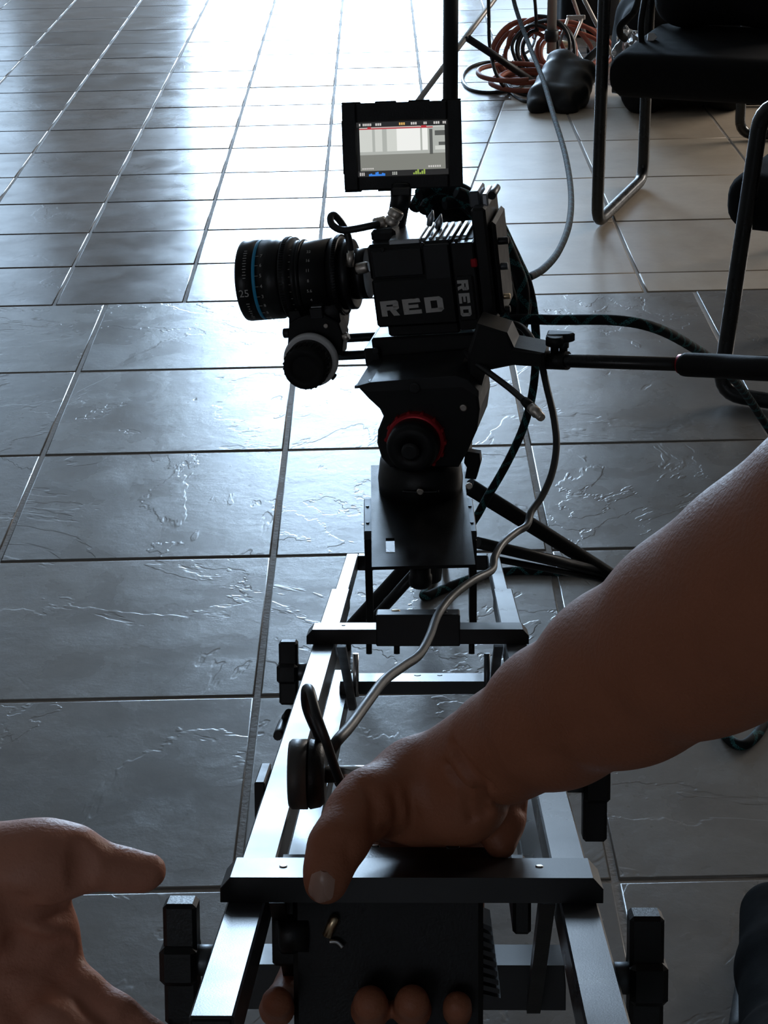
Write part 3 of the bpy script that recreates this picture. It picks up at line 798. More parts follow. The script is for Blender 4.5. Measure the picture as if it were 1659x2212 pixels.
o_ = cp(826, 684, -.0002); e_ = cp(960, 672, -.0002); h_ = cp(826, 650, -.0002)
ux = (e_ - o_); Lw = ux.length; ux.normalize(); uz = V((0, 0, 1)); uz = (uz - ux * uz.dot(ux)).normalized()
letters('RED', o_, ux, uz, Lw * .29, .0195, Lw * .065, .0008, bo, M['logo'])
dr = [o for o in camr.children if o.name.startswith('module_door')][0]
o_ = CF.at(1014, 604, 'y', -.0065)
o2_ = CF.at(1020, 682, 'y', -.0065); L2 = (o2_ - o_).length
letters('RED', V((cp(991, 640, -.0065).x, -.0065, o_.z)), V((0, 0, -1)), V((1, 0, 0)), L2 * .28, .0135, L2 * .08, .0008, dr, M['print'])
# base plate, rods, red lever
cb('base_plate', cp(800, 745).x, cp(1040, 745).x, cp(900, 800).z, zb - .001, .006, .092, M['black'], None, .003)
cb('rod_clamp', cp(788, 770).x, cp(822, 770).x, cp(800, 792).z, cp(800, 752).z, -.002, .10, M['black'], None, .002)
cb('dovetail_plate', cp(796, 800).x, cp(1030, 800).x, cp(900, 822).z, cp(900, 798).z, .010, .080, M['gunmetal'], None, .001)
for (pxa, pya, pxb, pyb, yy) in ((640, 740, 830, 722, .085), (700, 772, 830, 762, .015)):
    a_ = CF.at(pxa, pya, 'y', yy); b_ = CF.at(pxb, pyb, 'y', yy); b_.z = a_.z = (a_.z + b_.z) / 2
    MB().cyl(a_, b_ + V((.05, 0, 0)), .0058, 18, .0008).build('support_rod', M['black'], camr)
bolt(cp(812, 758, -.003), .004, .001, 'gunmetal', n_, camr, 'clamp_bolt')
rl = MB()
for seg in (((920, 768), (938, 768), (934, 790), (926, 790)), ((924, 786), (936, 786), (952, 812), (944, 816), (930, 796), (916, 816), (906, 814))):
    rl.prism([cp(a, b, -.004) for a, b in seg], V((0, .006, 0)), .0008)
rlo = rl.build('red_safety_lever', M['red'], camr); bolt(cp(924, 803, -.004), .0042, .002, 'nickel', n_, rlo, 'pivot_screw')
MB().tube([cp(1046, 712, .03), cp(1062, 704, .03), cp(1075, 716, .03)], .004, 10).build('blue_strap', mat('blue_webbing', (.05, .13, .24), .5), camr)
# lens socket connector and cable from lens area to monitor hump
cc = CF.at(768, 582, 'y', .02); ce = CF.at(797, 576, 'y', .02)
cn = MB().lathe(cc, ce, [(0, .0062), (.003, .0072), ((ce - cc).length - .004, .0072), ((ce - cc).length, .006)], 24).build('lens_port_plug', M['nickel'], camr)
MB().lathe(CF.at(756, 575, 'y', .015), CF.at(758, 540, 'y', .015), [(0, .0048), (.008, .0052), (.016, .0052), (.0165, .0035), (.02, .0035)], 20).build('plug_collar', M['nickel'], cn)
lc = [(758, 552), (756, 530), (750, 505), (738, 482), (722, 465), (714, 470), (718, 486), (738, 497), (765, 495), (800, 488), (818, 484)]
MB().tube([CF.at(a, b, 'y', .015 + .012 * math.sin(i * .6)) for i, (a, b) in enumerate(lc)], .0044, 14).build('lens_control_cable', M['blackcable'], camr)
MB().lathe(CF.at(808, 484, 'y', .02), CF.at(834, 478, 'y', .02), [(0, .0062), (.002, .0072), (.014, .0072), (.015, .006)], 20).build('cable_plug', M['nickel'], camr)
MB().lathe(CF.at(842, 487, 'y', .018), CF.at(858, 455, 'y', .022), [(0, .0075), (.003, .009), (.009, .009), (.010, .0075), (.012, .0095), (.019, .0095), (.021, .0075)], 24).build('monitor_plug', M['nickel'], camr)

# ================================================================== LENS
ly = .050
lz = CF.at(640, 600, 'y', ly).z - .0
LF = Fr(CF.m() @ V((xa, ly, lz)), -bx, -by, bz)     # x runs forward along the lens
lens = empty('cine_lens', LF, 'black cine prime lens with a thin blue ring, on the front of the cinema camera', 'lens')
lp = lambda px, py=600: LF.at(px, py, 'y', 0).x
LL = lp(533)
def seg(name, x0, x1, prof, mt, par=None):
    return MB().lathe(V((x0, 0, 0)), V((x1, 0, 0)), prof, 72).build(name, mt, par or lens)
RA = px2m(88, 2.30)
def R_(f): return RA * f
x_ = [lp(p) for p in (792, 770, 745, 722, 705, 688, 665, 640, 622, 600, 575, 568, 531)]
seg('lens_mount', x_[0] - .004, x_[1], [(0, R_(.62)), (x_[1] - x_[0] + .004, R_(.62))], M['black'])
seg('rear_collar', x_[1], x_[2], [(0, R_(.80)), (.001, R_(.86)), (x_[2] - x_[1], R_(.86))], M['black'])
seg('iris_gear', x_[2], x_[3], [(0, R_(.88)), (.001, R_(.97)), (.006, R_(.97)), (.007, R_(.90)), (x_[3] - x_[2], R_(.90))], M['blackplastic'])
ir = seg('iris_ring', x_[3], x_[6], [(0, R_(.92)), (x_[6] - x_[3] - .002, R_(.88)), (x_[6] - x_[3], R_(.90))], M['black'])
seg('focus_gear', x_[6], x_[8], [(0, R_(.92)), (.002, R_(.94)), (.004, R_(.94)), (.005, R_(.91)), (.012, R_(.91)), (.0125, R_(1.0)), (x_[8] - x_[6] - .001, R_(1.0)), (x_[8] - x_[6], R_(.95))], M['black'])
fo = seg('focus_ring', x_[8], x_[10], [(0, R_(.93)), (.004, R_(.94)), (.008, R_(.985)), (x_[10] - x_[8], R_(.985))], M['black'])
seg('blue_ring', x_[10], x_[11], [(0, R_(.99)), (x_[11] - x_[10], R_(.99))], M['blue'])
fb = seg('front_barrel', x_[11], x_[12], [(0, R_(.99)), (x_[12] - x_[11] - .004, R_(1.0)), (x_[12] - x_[11] - .001, R_(.985)), (x_[12] - x_[11], R_(.95)), (x_[12] - x_[11], R_(.84)), (x_[12] - x_[11] - .01, R_(.80))], M['black'])
MB().lathe(V((LL - .012, 0, 0)), V((LL - .003, 0, 0)), [(0, R_(.8)), (.0035, R_(.6)), (.006, R_(.3)), (.0068, .001)], 40).build('front_glass', mat('coated_lens_glass', (.01, .01, .02), .04), lens)
for kx, r in ((x_[2] + .0025, .97), (x_[8] - .005, 1.0)):
    tb = MB()
    for i in range(90):
        th = i / 90 * 2 * math.pi; e1 = V((0, math.cos(th), math.sin(th))); 
        tb.box((-.0025, -.0006, -.0002), (.0025, .0006, .0012), 0, Matrix.Translation(V((kx, 0, 0)) + e1 * R_(r)) @ Matrix((V((1, 0, 0)), e1.cross(V((1, 0, 0))), e1)).transposed().to_4x4())
    tb.build('gear_teeth', M['blackplastic'], lens, kind='stuff')
def text_mesh(txt, size):
    c = bpy.data.curves.new('t', 'FONT'); c.body = txt; c.size = size; c.align_x = 'CENTER'; c.align_y = 'CENTER'; c.extrude = .0001; c.resolution_u = 2
    o = bpy.data.objects.new('t', c); COL.objects.link(o); bpy.context.view_layer.update()
    me = bpy.data.meshes.new_from_object(o.evaluated_get(bpy.context.evaluated_depsgraph_get())); bpy.data.objects.remove(o); bpy.data.curves.remove(c)
    return me
_tc = {}
def glyph(txt, x, th, r, size, par, rot=0, name='engraved_number'):
    """th: angle on the barrel, 0 = facing the viewer horizontally, + is up"""
    if (txt, size) not in _tc:
        _tc[txt, size] = text_mesh(txt, size); _tc[txt, size].name = name; _tc[txt, size].materials.append(M['print'])
    nrm = V((0, math.cos(th), math.sin(th))); right = V((-1, 0, 0)); up = nrm.cross(right)
    o = bpy.data.objects.new(name, _tc[txt, size]); COL.objects.link(o); o.parent = par
    o.matrix_basis = Matrix.Translation(V((x, 0, 0)) + nrm * r) @ Matrix((right, up, nrm)).transposed().to_4x4() @ Matrix.Rotation(rot, 4, 'Z')
glyph('25', (x_[11] + x_[12]) / 2, RAD(-2), R_(1.004), .0135, fb)
dash = MB().box((-.0003, -.0016, 0), (.0003, .0016, .0002)).mesh('engraved_mark', M['print'])
def marks(x, th, r, par, sx=1.0, sy=1.0):
    nrm = V((0, math.cos(th), math.sin(th))); right = V((-1, 0, 0)); up = nrm.cross(right)
    o = bpy.data.objects.new('engraved_mark', dash); COL.objects.link(o); o.parent = par
    o.matrix_basis = Matrix.Translation(V((x, 0, 0)) + nrm * r) @ Matrix((right, up, nrm)).transposed().to_4x4() @ Matrix.Diagonal((sx, sy, 1, 1))
for i in range(11):     # small lettering round the front barrel, unreadable in the photograph
    marks((x_[11] + x_[12]) / 2 - .002, RAD(20 + i * 4.2), R_(1.003), fb, 6 + 2 * (i % 2), .28)
    if i < 8: marks((x_[11] + x_[12]) / 2 - .002, RAD(-18 - i * 4.6), R_(1.002), fb, 7 - 2 * (i % 3), .3)
for i, d in enumerate('765438542'):
    th = RAD(52 - i * 15); glyph(d, x_[10] - .0075, th, R_(.99), .0062, fo, RAD(0)); marks(x_[10] - .002, th, R_(.989), fo, 7, .15)
for i, d in enumerate('16 14 12 11 10 9 8 7 6 5 4 3'.split()):
    th = RAD(64 - i * 11.5); glyph(d, x_[7] + .002, th, R_(.92), .0055, fo); marks(x_[7] - .004, th, R_(.925), fo, 4, .15)
for i, d in enumerate('22 16 11 8 5.6 4 2.8 2'.split()):
    th = RAD(58 - i * 16); glyph(d, x_[5] + .001, th, R_(.905), .0055, ir)

# ================================================================== FOLLOW FOCUS
wc = CF.at(672, 777, 'y', -.012)
FFm = Fr(CF.m() @ wc, bx, by, bz)
ff = empty('follow_focus', FFm, 'follow focus with white marking disc and black hand knob, under the lens', 'follow focus')
fp = lambda px, py, y=0.0: FFm.at(px, py, 'y', y)
MB().lathe(V((0, .006, 0)), V((0, -.006, 0)), [(0, .0325), (.003, .0345), (.009, .0345), (.012, .0325)], 64).build('marking_disc', M['white'], ff)
hk = MB().lathe(V((0, 0, 0)), V((0, -.05, 0)), [(.006, .0285), (.016, .0285), (.020, .0275), (.034, .0268), (.036, .024), (.036, .017), (.033, .016)], 56).build('hand_knob', M['rubber'], ff)
for i in range(26):
    th = i / 26 * 2 * math.pi; c_ = V((math.cos(th) * .0275, -.012, math.sin(th) * .0275))
    MB().cyl(c_, c_ + V((0, -.018, 0)), .0016, 6).build('knurl', M['rubber'], hk)
MB().prism([fp(a, b, .014) for a, b in ((624, 700), (640, 690), (662, 682), (700, 682), (732, 700), (742, 728), (738, 770), (620, 760))], V((0, .03, 0)), .002).build('gear_box', M['black'], ff)
MB().prism([fp(a, b, .02) for a, b in ((624, 702), (624, 672), (645, 672), (650, 684), (668, 690), (670, 702))], V((0, .02, 0)), .001).build('arm', M['black'], ff)
MB().box(fp(671, 690, .012), fp(695, 666, .012) + V((0, .03, 0)), .001).build('arm_block', M['gunmetal'], ff)
pT = fp(683, 665, .012); MB().box(pT + V((-.007, 0, 0)), pT + V((.007, .022, .0015)), .0004).build('index_plate', M['alu'], ff)
MB().cyl(fp(613, 720, .02), fp(626, 719, .02), .0062, 14, .0006).build('thumb_screw', M['gunmetal'], ff)
MB().cyl(fp(742, 730, .012), fp(753, 725, .012), .0052, 14, .0008).build('thumb_screw', M['nickel'], ff)
MB().cyl(fp(711, 806, .001), fp(724, 816, .001), .0045, 12, .0008).build('disc_screw', M['gunmetal'], ff)
bolt(fp(704, 704, .012), .003, .001, 'nickel', n_, ff, 'screw')
a_ = fp(676, 655, .05); b_ = fp(768, 648, .05); 
MB().lathe(V((fp(688, 650, .05).x, .05, fp(700, 668, .05).z)), V((fp(768, 650, .05).x, .05, fp(700, 668, .05).z)), [(0, .026), (.003, .028), (.030, .028), (.032, .026)], 48).build('drive_gear', M['blackplastic'], ff)

# ================================================================== MONITOR
mz = (P(870, 313, 2.26) - CPOS).normalized()
mx = (CX * math.cos(RAD(2)) + CY * math.sin(RAD(2))); mx = (mx - mz * mx.dot(mz)).normalized(); mzup = mx.cross(mz)
MF = Fr(P(870, 316, 2.26), mx, mz, mzup)
mon = empty('field_monitor', MF, 'small black on-camera monitor whose lit screen shows an empty white room', 'monitor')
mp = lambda px, py, y=0.0: MF.at(px, py, 'y', y)
a_, b_, c_, d_ = mp(741, 411), mp(998, 406), mp(998, 214), mp(741, 226)
outer = [a_, b_, c_, d_]
ia, ib, ic, id_ = mp(772, 382), mp(968, 377), mp(967, 259), mp(771, 264)
hs = MB()
X0, X1, Z0, Z1 = (a_.x + d_.x) / 2, (b_.x + c_.x) / 2, (a_.z + b_.z) / 2, (c_.z + d_.z) / 2
sx0, sx1, sz0, sz1 = (ia.x + id_.x) / 2, (ib.x + ic.x) / 2, (ia.z + ib.z) / 2, (ic.z + id_.z) / 2
hs.box((X0, .004, Z0), (X1, .026, Z1), .003)
hs.build('housing', M['blackplastic'], mon)
bz_ = MB()
for lo, hi in (((X0, -.001, Z0), (sx0, .006, Z1)), ((sx1, -.001, Z0), (X1, .006, Z1)), ((sx0, -.001, Z0), (sx1, .006, sz0)), ((sx0, -.001, sz1), (sx1, .006, Z1))): bz_.box(lo, hi, .0015)
bz_.build('bezel', M['blackplastic'], mon)
gr = MB()
for t0, t1 in ((0, .16), (.28, .46), (.56, .74), (.84, 1)):
    gr.box((X0 + (X1 - X0) * t0, .002, Z1 - .001), (X0 + (X1 - X0) * t1, .020, Z1 + .0018), .0008)
    if t0 in (0, .28): gr.box((X0 + (X1 - X0) * t0, .002, Z0 - .0018), (X0 + (X1 - X0) * t1 * .9, .020, Z0 + .001), .0008)
gr.box((X0 - .001, .004, Z0 + .02), (X0 + .002, .018, Z1 - .02), .0008)
gr.build('rubber_bumper', M['rubber'], mon)
scr = MB().box((sx0, .0022, sz0), (sx1, .004, sz1)).build('screen', emit('screen_black', (.004, .004, .004), 1), mon)
E_ = {'wall': emit('screen_wall', (.62, .64, .60)), 'wallb': emit('screen_bright_wall', (.86, .87, .84)), 'floor': emit('screen_floor', (.22, .225, .20)), 'walld': emit('screen_wall_shade', (.42, .44, .41)),
      'bar': emit('screen_bar', (.02, .02, .02)), 'red': emit('screen_red', (.45, .03, .04)), 'blue': emit('screen_blue', (.04, .22, .75)), 'green': emit('screen_green', (.30, .42, .08)),
      'txt': emit('screen_text', (.6, .58, .56)), 'orange': emit('screen_orange', (.72, .42, .12)), 'dark': emit('screen_column', (.10, .105, .10)), 'pink': emit('screen_pink', (.55, .42, .40))}
def sq(u0, u1, v0, v1, m, lay, name='screen_image'):
    f = lambda u, v: (sx0 + (sx1 - sx0) * u, .0022 - lay * .00015, sz0 + (sz1 - sz0) * v)
    b = MB(); b.v = [V(f(u0, v0)), V(f(u1, v0)), V(f(u1, v1)), V(f(u0, v1))]; b.face((0, 1, 2, 3)); return b.build(name, E_[m], scr)
sq(.03, .97, .10, .50, 'floor', 1); sq(.03, .97, .44, .90, 'wall', 1.5); sq(.44, .70, .46, .88, 'wallb', 2); sq(.17, .20, .45, .88, 'walld', 2); sq(.28, .33, .45, .88, 'walld', 2)
sq(.70, .97, .44, .88, 'walld', 2); sq(.72, .78, .46, .86, 'wallb', 3); sq(.80, .835, .38, .84, 'dark', 3); sq(.86, .97, .72, .81, 'dark', 3); sq(.90, .97, .54, .60, 'dark', 3)
sq(.86, .97, .46, .53, 'wall', 2.5); sq(.03, .97, .40, .455, 'walld', 1.7)
sq(.03, .84, .865, .885, 'red', 4); sq(.13, .70, .885, .905, 'pink', 4); sq(.12, .16, .88, .91, 'red', 5); sq(.71, .77, .88, .91, 'red', 5)
sq(0, 1, .91, 1, 'bar', 4); sq(0, 1, 0, .105, 'bar', 4)
for u0, u1, m in ((.03, .05, 'txt'), (.07, .17, 'txt'), (.21, .28, 'txt'), (.47, .54, 'orange'), (.60, .67, 'txt'), (.74, .78, 'txt'), (.85, .92, 'txt'), (.95, .99, 'txt')):
    n = max(1, int((u1 - u0) / .018))
    for i in range(n): sq(u0 + (u1 - u0) * i / n, u0 + (u1 - u0) * (i + .72) / n, .93, .975, m, 6, 'status_mark')
for i in range(10):
    sq(.12 + i * .018, .138 + i * .018, .01, .02 + .07 * abs(math.sin(1.1 + i * .8)) * (1 - abs(i - 5) / 9), 'blue', 6, 'histogram_bar')
for i in range(6): sq(.61 + i * .023, .628 + i * .023, .02, .05 + .03 * (i % 3), 'green', 6, 'level_bar')
for i in range(3): sq(.02 + i * .02, .032 + i * .02, .02, .08, 'txt', 6, 'status_mark'); sq(.38 + i * .02, .392 + i * .02, .02, .08, 'walld', 6, 'status_mark')
for i in range(6): sq(.05 + i * .022, .065 + i * .022, .135, .16, 'txt', 6, 'status_mark'); sq(.78 + i * .024, .796 + i * .024, .14, .175, 'txt', 6, 'status_mark')
# mount arm of the monitor down to the camera top
def mq(px, py, z): return MF.loc(P(px, py, z))
MB().tube([mq(866, 400, 2.275), mq(866, 430, 2.275), mq(862, 448, 2.28), mq(856, 490, 2.285)], lambda t: .0135 - .002 * t, 20, 5).build('mount_arm', M['black'], mon)
MB().box(mq(846, 425, 2.262), mq(888, 404, 2.262) + V((0, .02, 0)), .002).build('hinge', M['black'], mon)
MB().tube([mq(846, 470, 2.275), mq(838, 480, 2.27), mq(815, 486, 2.265)], .004, 10).build('hinge_arm', M['black'], mon)
#@@PART3
# ================================================================== CABLES ROUND THE CAMERA
def cable(name, pts, r, mt, label, cat='cable', extra=None, group=None, seg=12, sub=6):
    """pts: (px, py, distance) waypoints, or a 3-D point"""
    q = [P(*p) if not isinstance(p, Vector) else p for p in pts]
    o = MB().tube(q, r, seg, sub).build(name, M[mt] if isinstance(mt, str) else mt)
    return tag(o, label, cat, group)
def flp(px, py, h=.005): return FL(px, py, h)
RB = .0055
# bundle of braided cable coiled behind the camera: each loop of it is one run
bun = [
    ([(905, 420), (940, 404), (985, 405), (1022, 425), (1068, 468), (1100, 530), (1126, 590), (1136, 650), (1122, 720), (1098, 760), (1060, 770)], 2.40),
    ([(895, 450), (915, 418), (960, 408), (1010, 420), (1060, 480), (1092, 545), (1112, 610), (1120, 670), (1106, 730), (1085, 765)], 2.44),
    ([(915, 455), (935, 428), (980, 425), (1040, 480), (1082, 560), (1100, 640), (1098, 700), (1080, 760)], 2.42),
    ([(960, 440), (1010, 440), (1050, 500), (1085, 590), (1108, 660), (1110, 720), (1096, 752)], 2.39),
    ([(930, 470), (960, 440), (1000, 450), (1030, 500), (1060, 600), (1086, 690), (1078, 740)], 2.47),
    ([(985, 415), (1035, 440), (1080, 500), (1108, 560), (1130, 625), (1126, 690), (1110, 740)], 2.37)]
bd = empty('cable_bundle', P(1080, 700, 2.42), 'black and teal braided cable coiled thickly behind the cinema camera', 'cable bundle')
bi = Matrix.Translation(P(1080, 700, 2.42)).inverted()
for pts, z in bun:
    MB().tube([bi @ P(a, b, z + .012 * math.sin(i * 1.3)) for i, (a, b) in enumerate(pts)], .0082, 12, 6).build('loop', M['braid'], bd)
MB().tube([bi @ P(a, b, 2.46) for a, b in ((930, 440), (990, 440), (1040, 520), (1075, 600), (1092, 680), (1080, 730))], lambda t: .020 + .012 * math.sin(math.pi * t), 16, 5).build('sleeve_core', M['fabric'], bd)
cable('braided_cable', [(1078, 700, 2.36), (1110, 690, 2.36), (1200, 691, 2.33), (1330, 692, 2.28), (1420, 710, 2.3), (1500, 752, 2.42), (1560, 795, 2.6), (1610, 850, 2.9), (1660, 925, 3.1), (1720, 1010, 3.1), flp(1800, 1120)], .0068, 'braid', 'teal-flecked braided cable arching from the camera over the pan handle')
cable('braided_cable', [(1118, 560, 2.42), (1140, 610, 2.40), (1154, 680, 2.42), (1158, 760, 2.45), (1150, 850, 2.5), (1128, 930, 2.52), (1090, 1010, 2.55), (1052, 1075, 2.58), (1030, 1115, 2.62), (1000, 1160, 2.7), flp(960, 1215)], .0058, 'braid', 'teal-flecked braided cable hanging straight down behind the tripod head')
cable('braided_cable', [flp(938, 1238), flp(925, 1268), flp(916, 1288, .008), flp(950, 1276), flp(1000, 1256), flp(1050, 1240), flp(1120, 1233), flp(1200, 1235), flp(1290, 1240), flp(1400, 1290), flp(1520, 1420), flp(1556, 1540), flp(1568, 1588), flp(1600, 1610), flp(1632, 1590), flp(1655, 1555), flp(1700, 1480)], .0072, 'braid', 'teal-flecked braided cable lying on the dark floor tiles under the tripod legs')
cable('power_cable', [(1100, -60, 4.9), (1112, 10, 4.8), (1140, 90, 4.6), (1172, 170, 4.3), (1196, 250, 4.0), (1220, 330, 3.7), (1233, 410, 3.4), (1230, 480, 3.1), (1208, 540, 2.85), (1175, 580, 2.6), (1140, 600, 2.45)], .0056, 'braid_dark', 'long dark braided cable hanging in a curve from the silver stand to the camera')
# grey cable that runs down over the jib
cable('grey_cable', [(1075, 706, 2.32), (1100, 700, 2.28), (1125, 706, 2.25), (1150, 735, 2.22), (1168, 780, 2.20), (1182, 840, 2.18), (1196, 900, 2.16), (1202, 960, 2.14), (1193, 1020, 2.12), (1172, 1070, 2.1), (1148, 1105, 2.08), (1138, 1135, 2.06), (1115, 1150, 2.04), (1085, 1175, 2.0), (1068, 1205, 1.97), (1062, 1232, 1.95), (1020, 1255, 1.90), (975, 1290, 1.85), (945, 1330, 1.80), (928, 1375, 1.70), (905, 1415, 1.62), (870, 1440, 1.55), (830, 1470, 1.48), (795, 1515, 1.40), (755, 1570, 1.33), (725, 1605, 1.30), (712, 1640, 1.31), (735, 1690, 1.28)], .0042, 'greycable', 'smooth grey cable winding from the camera down along the jib rails to the hand')
cable('black_cable', [(742, 1706, 1.17), (724, 1660, 1.16), (704, 1600, 1.15), (686, 1550, 1.15), (674, 1505, 1.16), (668, 1488, 1.17), (660, 1492, 1.18), (662, 1530, 1.19), (680, 1575, 1.22), (694, 1605, 1.24)], .0030, 'blackcable', 'short black cable bent into a hook above the left jib rail by the round housing')
lb = cable('video_cable', [(1005, 760, 2.22), (1020, 778, 2.20), (1060, 808, 2.17), (1100, 838, 2.14), (1135, 868, 2.11)], .0038, 'blackcable', 'loose black cable end with a silver plug dangling right of the tripod head')
MB().lathe(P(1132, 865, 2.112), P(1180, 912, 2.085), [(0, .0050), (.006, .0058), (.015, .0062)], 20).build('strain_relief', M['blackplastic'], lb)
MB().lathe(P(1147, 880, 2.103), P(1180, 912, 2.085), [(0, .0062), (.012, .0066), (.0125, .0054), (.020, .0052), (.0225, .004)], 20).build('plug', M['nickel'], lb)

# ================================================================== STANDS BEHIND
pf = FL(972, 545); 
pole = empty('black_pole', Fr(pf, V((1, 0, 0)), V((0, 1, 0)), _U), 'thick matt black upright pole rising behind the monitor', 'pole')
# tilt so that the pole follows its two seen edges
ptop = P(974, -120, 4.4) - pf
MB().tube([V((0, 0, .02)), ptop * .5, ptop], .0185, 24, 1).build('tube', M['blackplastic'], pole)
MB().lathe(V((0, 0, .0)), V((0, 0, .1)), [(0, .05), (.012, .05), (.02, .022), (.06, .021)], 28).build('base', M['black'], pole)
st0 = FL(1190, 178)
SF = Fr(st0, V((1, 0, 0)), V((0, 1, 0)), _U)
stand = empty('light_stand', SF, 'silver steel light stand with splayed flat legs, sandbag hung on it', 'light stand')
def sl(px, py, z): return SF.loc(P(px, py, z))
zst = (st0 - CPOS).dot(FWD)
sp_ = SF.loc(FL(1187, 160, .0)); ctop = V((0, 0, 1.9))
cpost = [V((0, 0, .10)), V((-.0, 0, 1.2)), V((0, 0, 2.2))]
MB().tube(cpost, .0165, 24, 1).build('post', M['standmetal'], stand)
hubz = .62
MB().lathe(V((0, 0, hubz)), V((0, 0, hubz + .06)), [(0, .022), (.003, .026), (.055, .026), (.06, .022)], 24).build('leg_collar', M['gunmetal'], stand)
lowz = .14
MB().lathe(V((0, 0, lowz)), V((0, 0, lowz + .04)), [(0, .020), (.003, .024), (.037, .024), (.04, .020)], 24).build('brace_collar', M['gunmetal'], stand)
def lloc(px, py, h=.01): return SF.loc(FL(px, py, h))
def ray_at_dist(px, py, fr, z): return fr.loc(P(px, py, z))
fl_, fr_, fb_ = lloc(893, 232), lloc(1352, 178), lloc(1275, 108)
for f_, tops in ((fl_, sl(1080, -18, zst - .18)), (fr_, sl(1232, -60, zst - .1)), (fb_, sl(1232, -20, zst + .15))):
    d = (tops - f_)
    MB().tube([f_, f_ + d * 1.35], .0095, 4, 1).build('leg', M['standmetal'], stand)
    MB().lathe(f_ - V((0, 0, .01)), f_ + V((0, 0, .02)), [(0, .014), (.02, .014), (.03, .011)], 12).build('rubber_foot', M['rubber'], stand)
MB().tube([sl(1010, 82, zst - .25), sl(1080, 128, zst - .2), sl(1165, 186, zst - .12)], .0125, 12, 1).build('black_brace', M['blackplastic'], stand)
bolt(sl(1008, 82, zst - .262), .006, .004, 'gunmetal', V((0, -1, 0)), stand)
jt = sl(1258, 40, zst + .05)
MB().tube([jt, sl(1226, 118, zst + .02)], .005, 8, 1).build('brace', M['standmetal'], stand)
MB().tube([sl(1228, 36, zst + .05), sl(1200, 118, zst)], .005, 8, 1).build('brace', M['standmetal'], stand)
MB().box(jt + V((-.055, -.004, -.004)), jt + V((.01, .004, .012)), .002).build('brace_joint', M['standmetal'], stand)
# sandbag slung over the near leg
sk = P(1215, 180, zst - .17); 
def S_(px, py): return tuple(P(px, py, 6.16 - .0019 * (py - 120)))
sbag = sdf_mesh('sandbag', [
    (S_(1212, 140), S_(1180, 205), .046, .050), (S_(1180, 205), S_(1160, 228), .050, .030), (S_(1262, 160), S_(1240, 205), .038, .046), (S_(1240, 205), S_(1222, 232), .046, .034),
    (S_(1215, 138), S_(1262, 158), .046, .038), (S_(1238, 165), S_(1205, 210), .05, .045), (S_(1165, 210), S_(1152, 234), .034, .020), (S_(1205, 222), S_(1228, 236), .034, .026)],
    .006, M['blackplastic'], .022, noise=(.010, 16))
tag(sbag, 'shiny black two-lobed sandbag hanging on the foot of the silver stand', 'sandbag')
MB().tube([P(1250, 150, zst - .2), P(1275, 122, zst - .2), P(1310, 92, zst - .16)], .013, 6, 2).build('strap', M['fabric'], sbag)
hx = MB().box((-.02, -.02, -.008), (.02, .02, .008), .004, Matrix.Translation(P(1275, 166, zst - .22)) @ Matrix.Rotation(.4, 4, 'Y')).build('buckle', M['gunmetal'], sbag)

# ================================================================== COILED CABLES ON THE FLOOR
def coil(name, cx_, cy_, zc, rx, turns, r, mt, label, seed=1, ecc=.8, tilt=60):
    rnd = random.Random(seed); c = P(cx_, cy_, zc); q = []
    u = V((1, 0, 0)); v = V((0, math.cos(RAD(tilt)), math.sin(RAD(tilt)))); w = u.cross(v)
    n = turns * 14
    for i in range(n + 1):
        th = i / 14 * 2 * math.pi + seed; k = i / n
        rr = rx * (1 + .20 * math.sin(th * .37 + seed) + rnd.uniform(-.03, .03))
        p = c + u * (rr * math.cos(th) + rx * .25 * math.sin(i * .11)) + v * (rr * ecc * math.sin(th)) + w * ((k - .5) * r * 7)
        p.z = max(p.z, r + .004); q.append(p)
    o = MB().tube(q, r, 10, 3).build(name, M[mt]); tag(o, label, 'cable coil'); return o
oc = coil('orange_cable_coil', 1148, 118, 6.42, .115, 5, .0078, 'orange', 'orange-brown cable in a loose upright coil behind the sandbag', seed=3, ecc=.95)
oc3 = coil('orange_cable_coil', 1130, 168, 6.25, .115, 3, .0085, 'orange', 'orange-brown cable lying in flat loops at the near edge of the upright coil', seed=5, ecc=.8, tilt=8)
oc2 = coil('orange_cable_coil', 1225, 112, 6.62, .12, 4, .0078, 'orange', 'orange-brown cable coil behind the braces of the silver stand', seed=9, ecc=.8, tilt=50)
bc = coil('black_cable_coil', 1172, 104, 6.38, .09, 4, .0062, 'blackcable', 'black cable coiled with the orange cable beside the silver stand post', seed=8, ecc=1.0, tilt=65)
for i, (px, py) in enumerate(((1080, 150), (1105, 158), (1240, 98), (1165, 48))):
    c_ = FL(px, py, .02); a = .5 + i
    o = MB().lathe(c_, c_ + V((math.cos(a), .2 * math.sin(a), .1)), [(0, .009), (.015, .013), (.045, .013), (.05, .010), (.062, .010)], 16).build('cable_connector', M['brass'])
    tag(o, ['pale brass cable connector at the near edge of the orange coil', 'pale brass cable connector lying on the orange coil beside the black brace', 'small brass cable connector between the stand braces', 'pale brass connector on top of the orange coil behind the post'][i], 'connector')
cable('thin_black_cable', [(1055, -20, 6.0), (1056, 40, 6.1), (1058, 100, 6.2), (1072, 160, 6.15), flp(1100, 200), flp(1135, 219), flp(1165, 212)], .006, 'blackcable', 'thin black cable falling beside the silver leg and curving under the sandbag', seg=8)
cable('thin_black_cable', [flp(1150, 208), flp(1110, 195), flp(1092, 165), flp(1100, 140, .02), flp(1130, 118, .03), flp(1150, 100, .03), (1158, 60, 6.4), (1156, 10, 6.3), (1150, -40, 6.2)], .006, 'blackcable', 'thin black cable looping up in front of the silver post', seg=8)
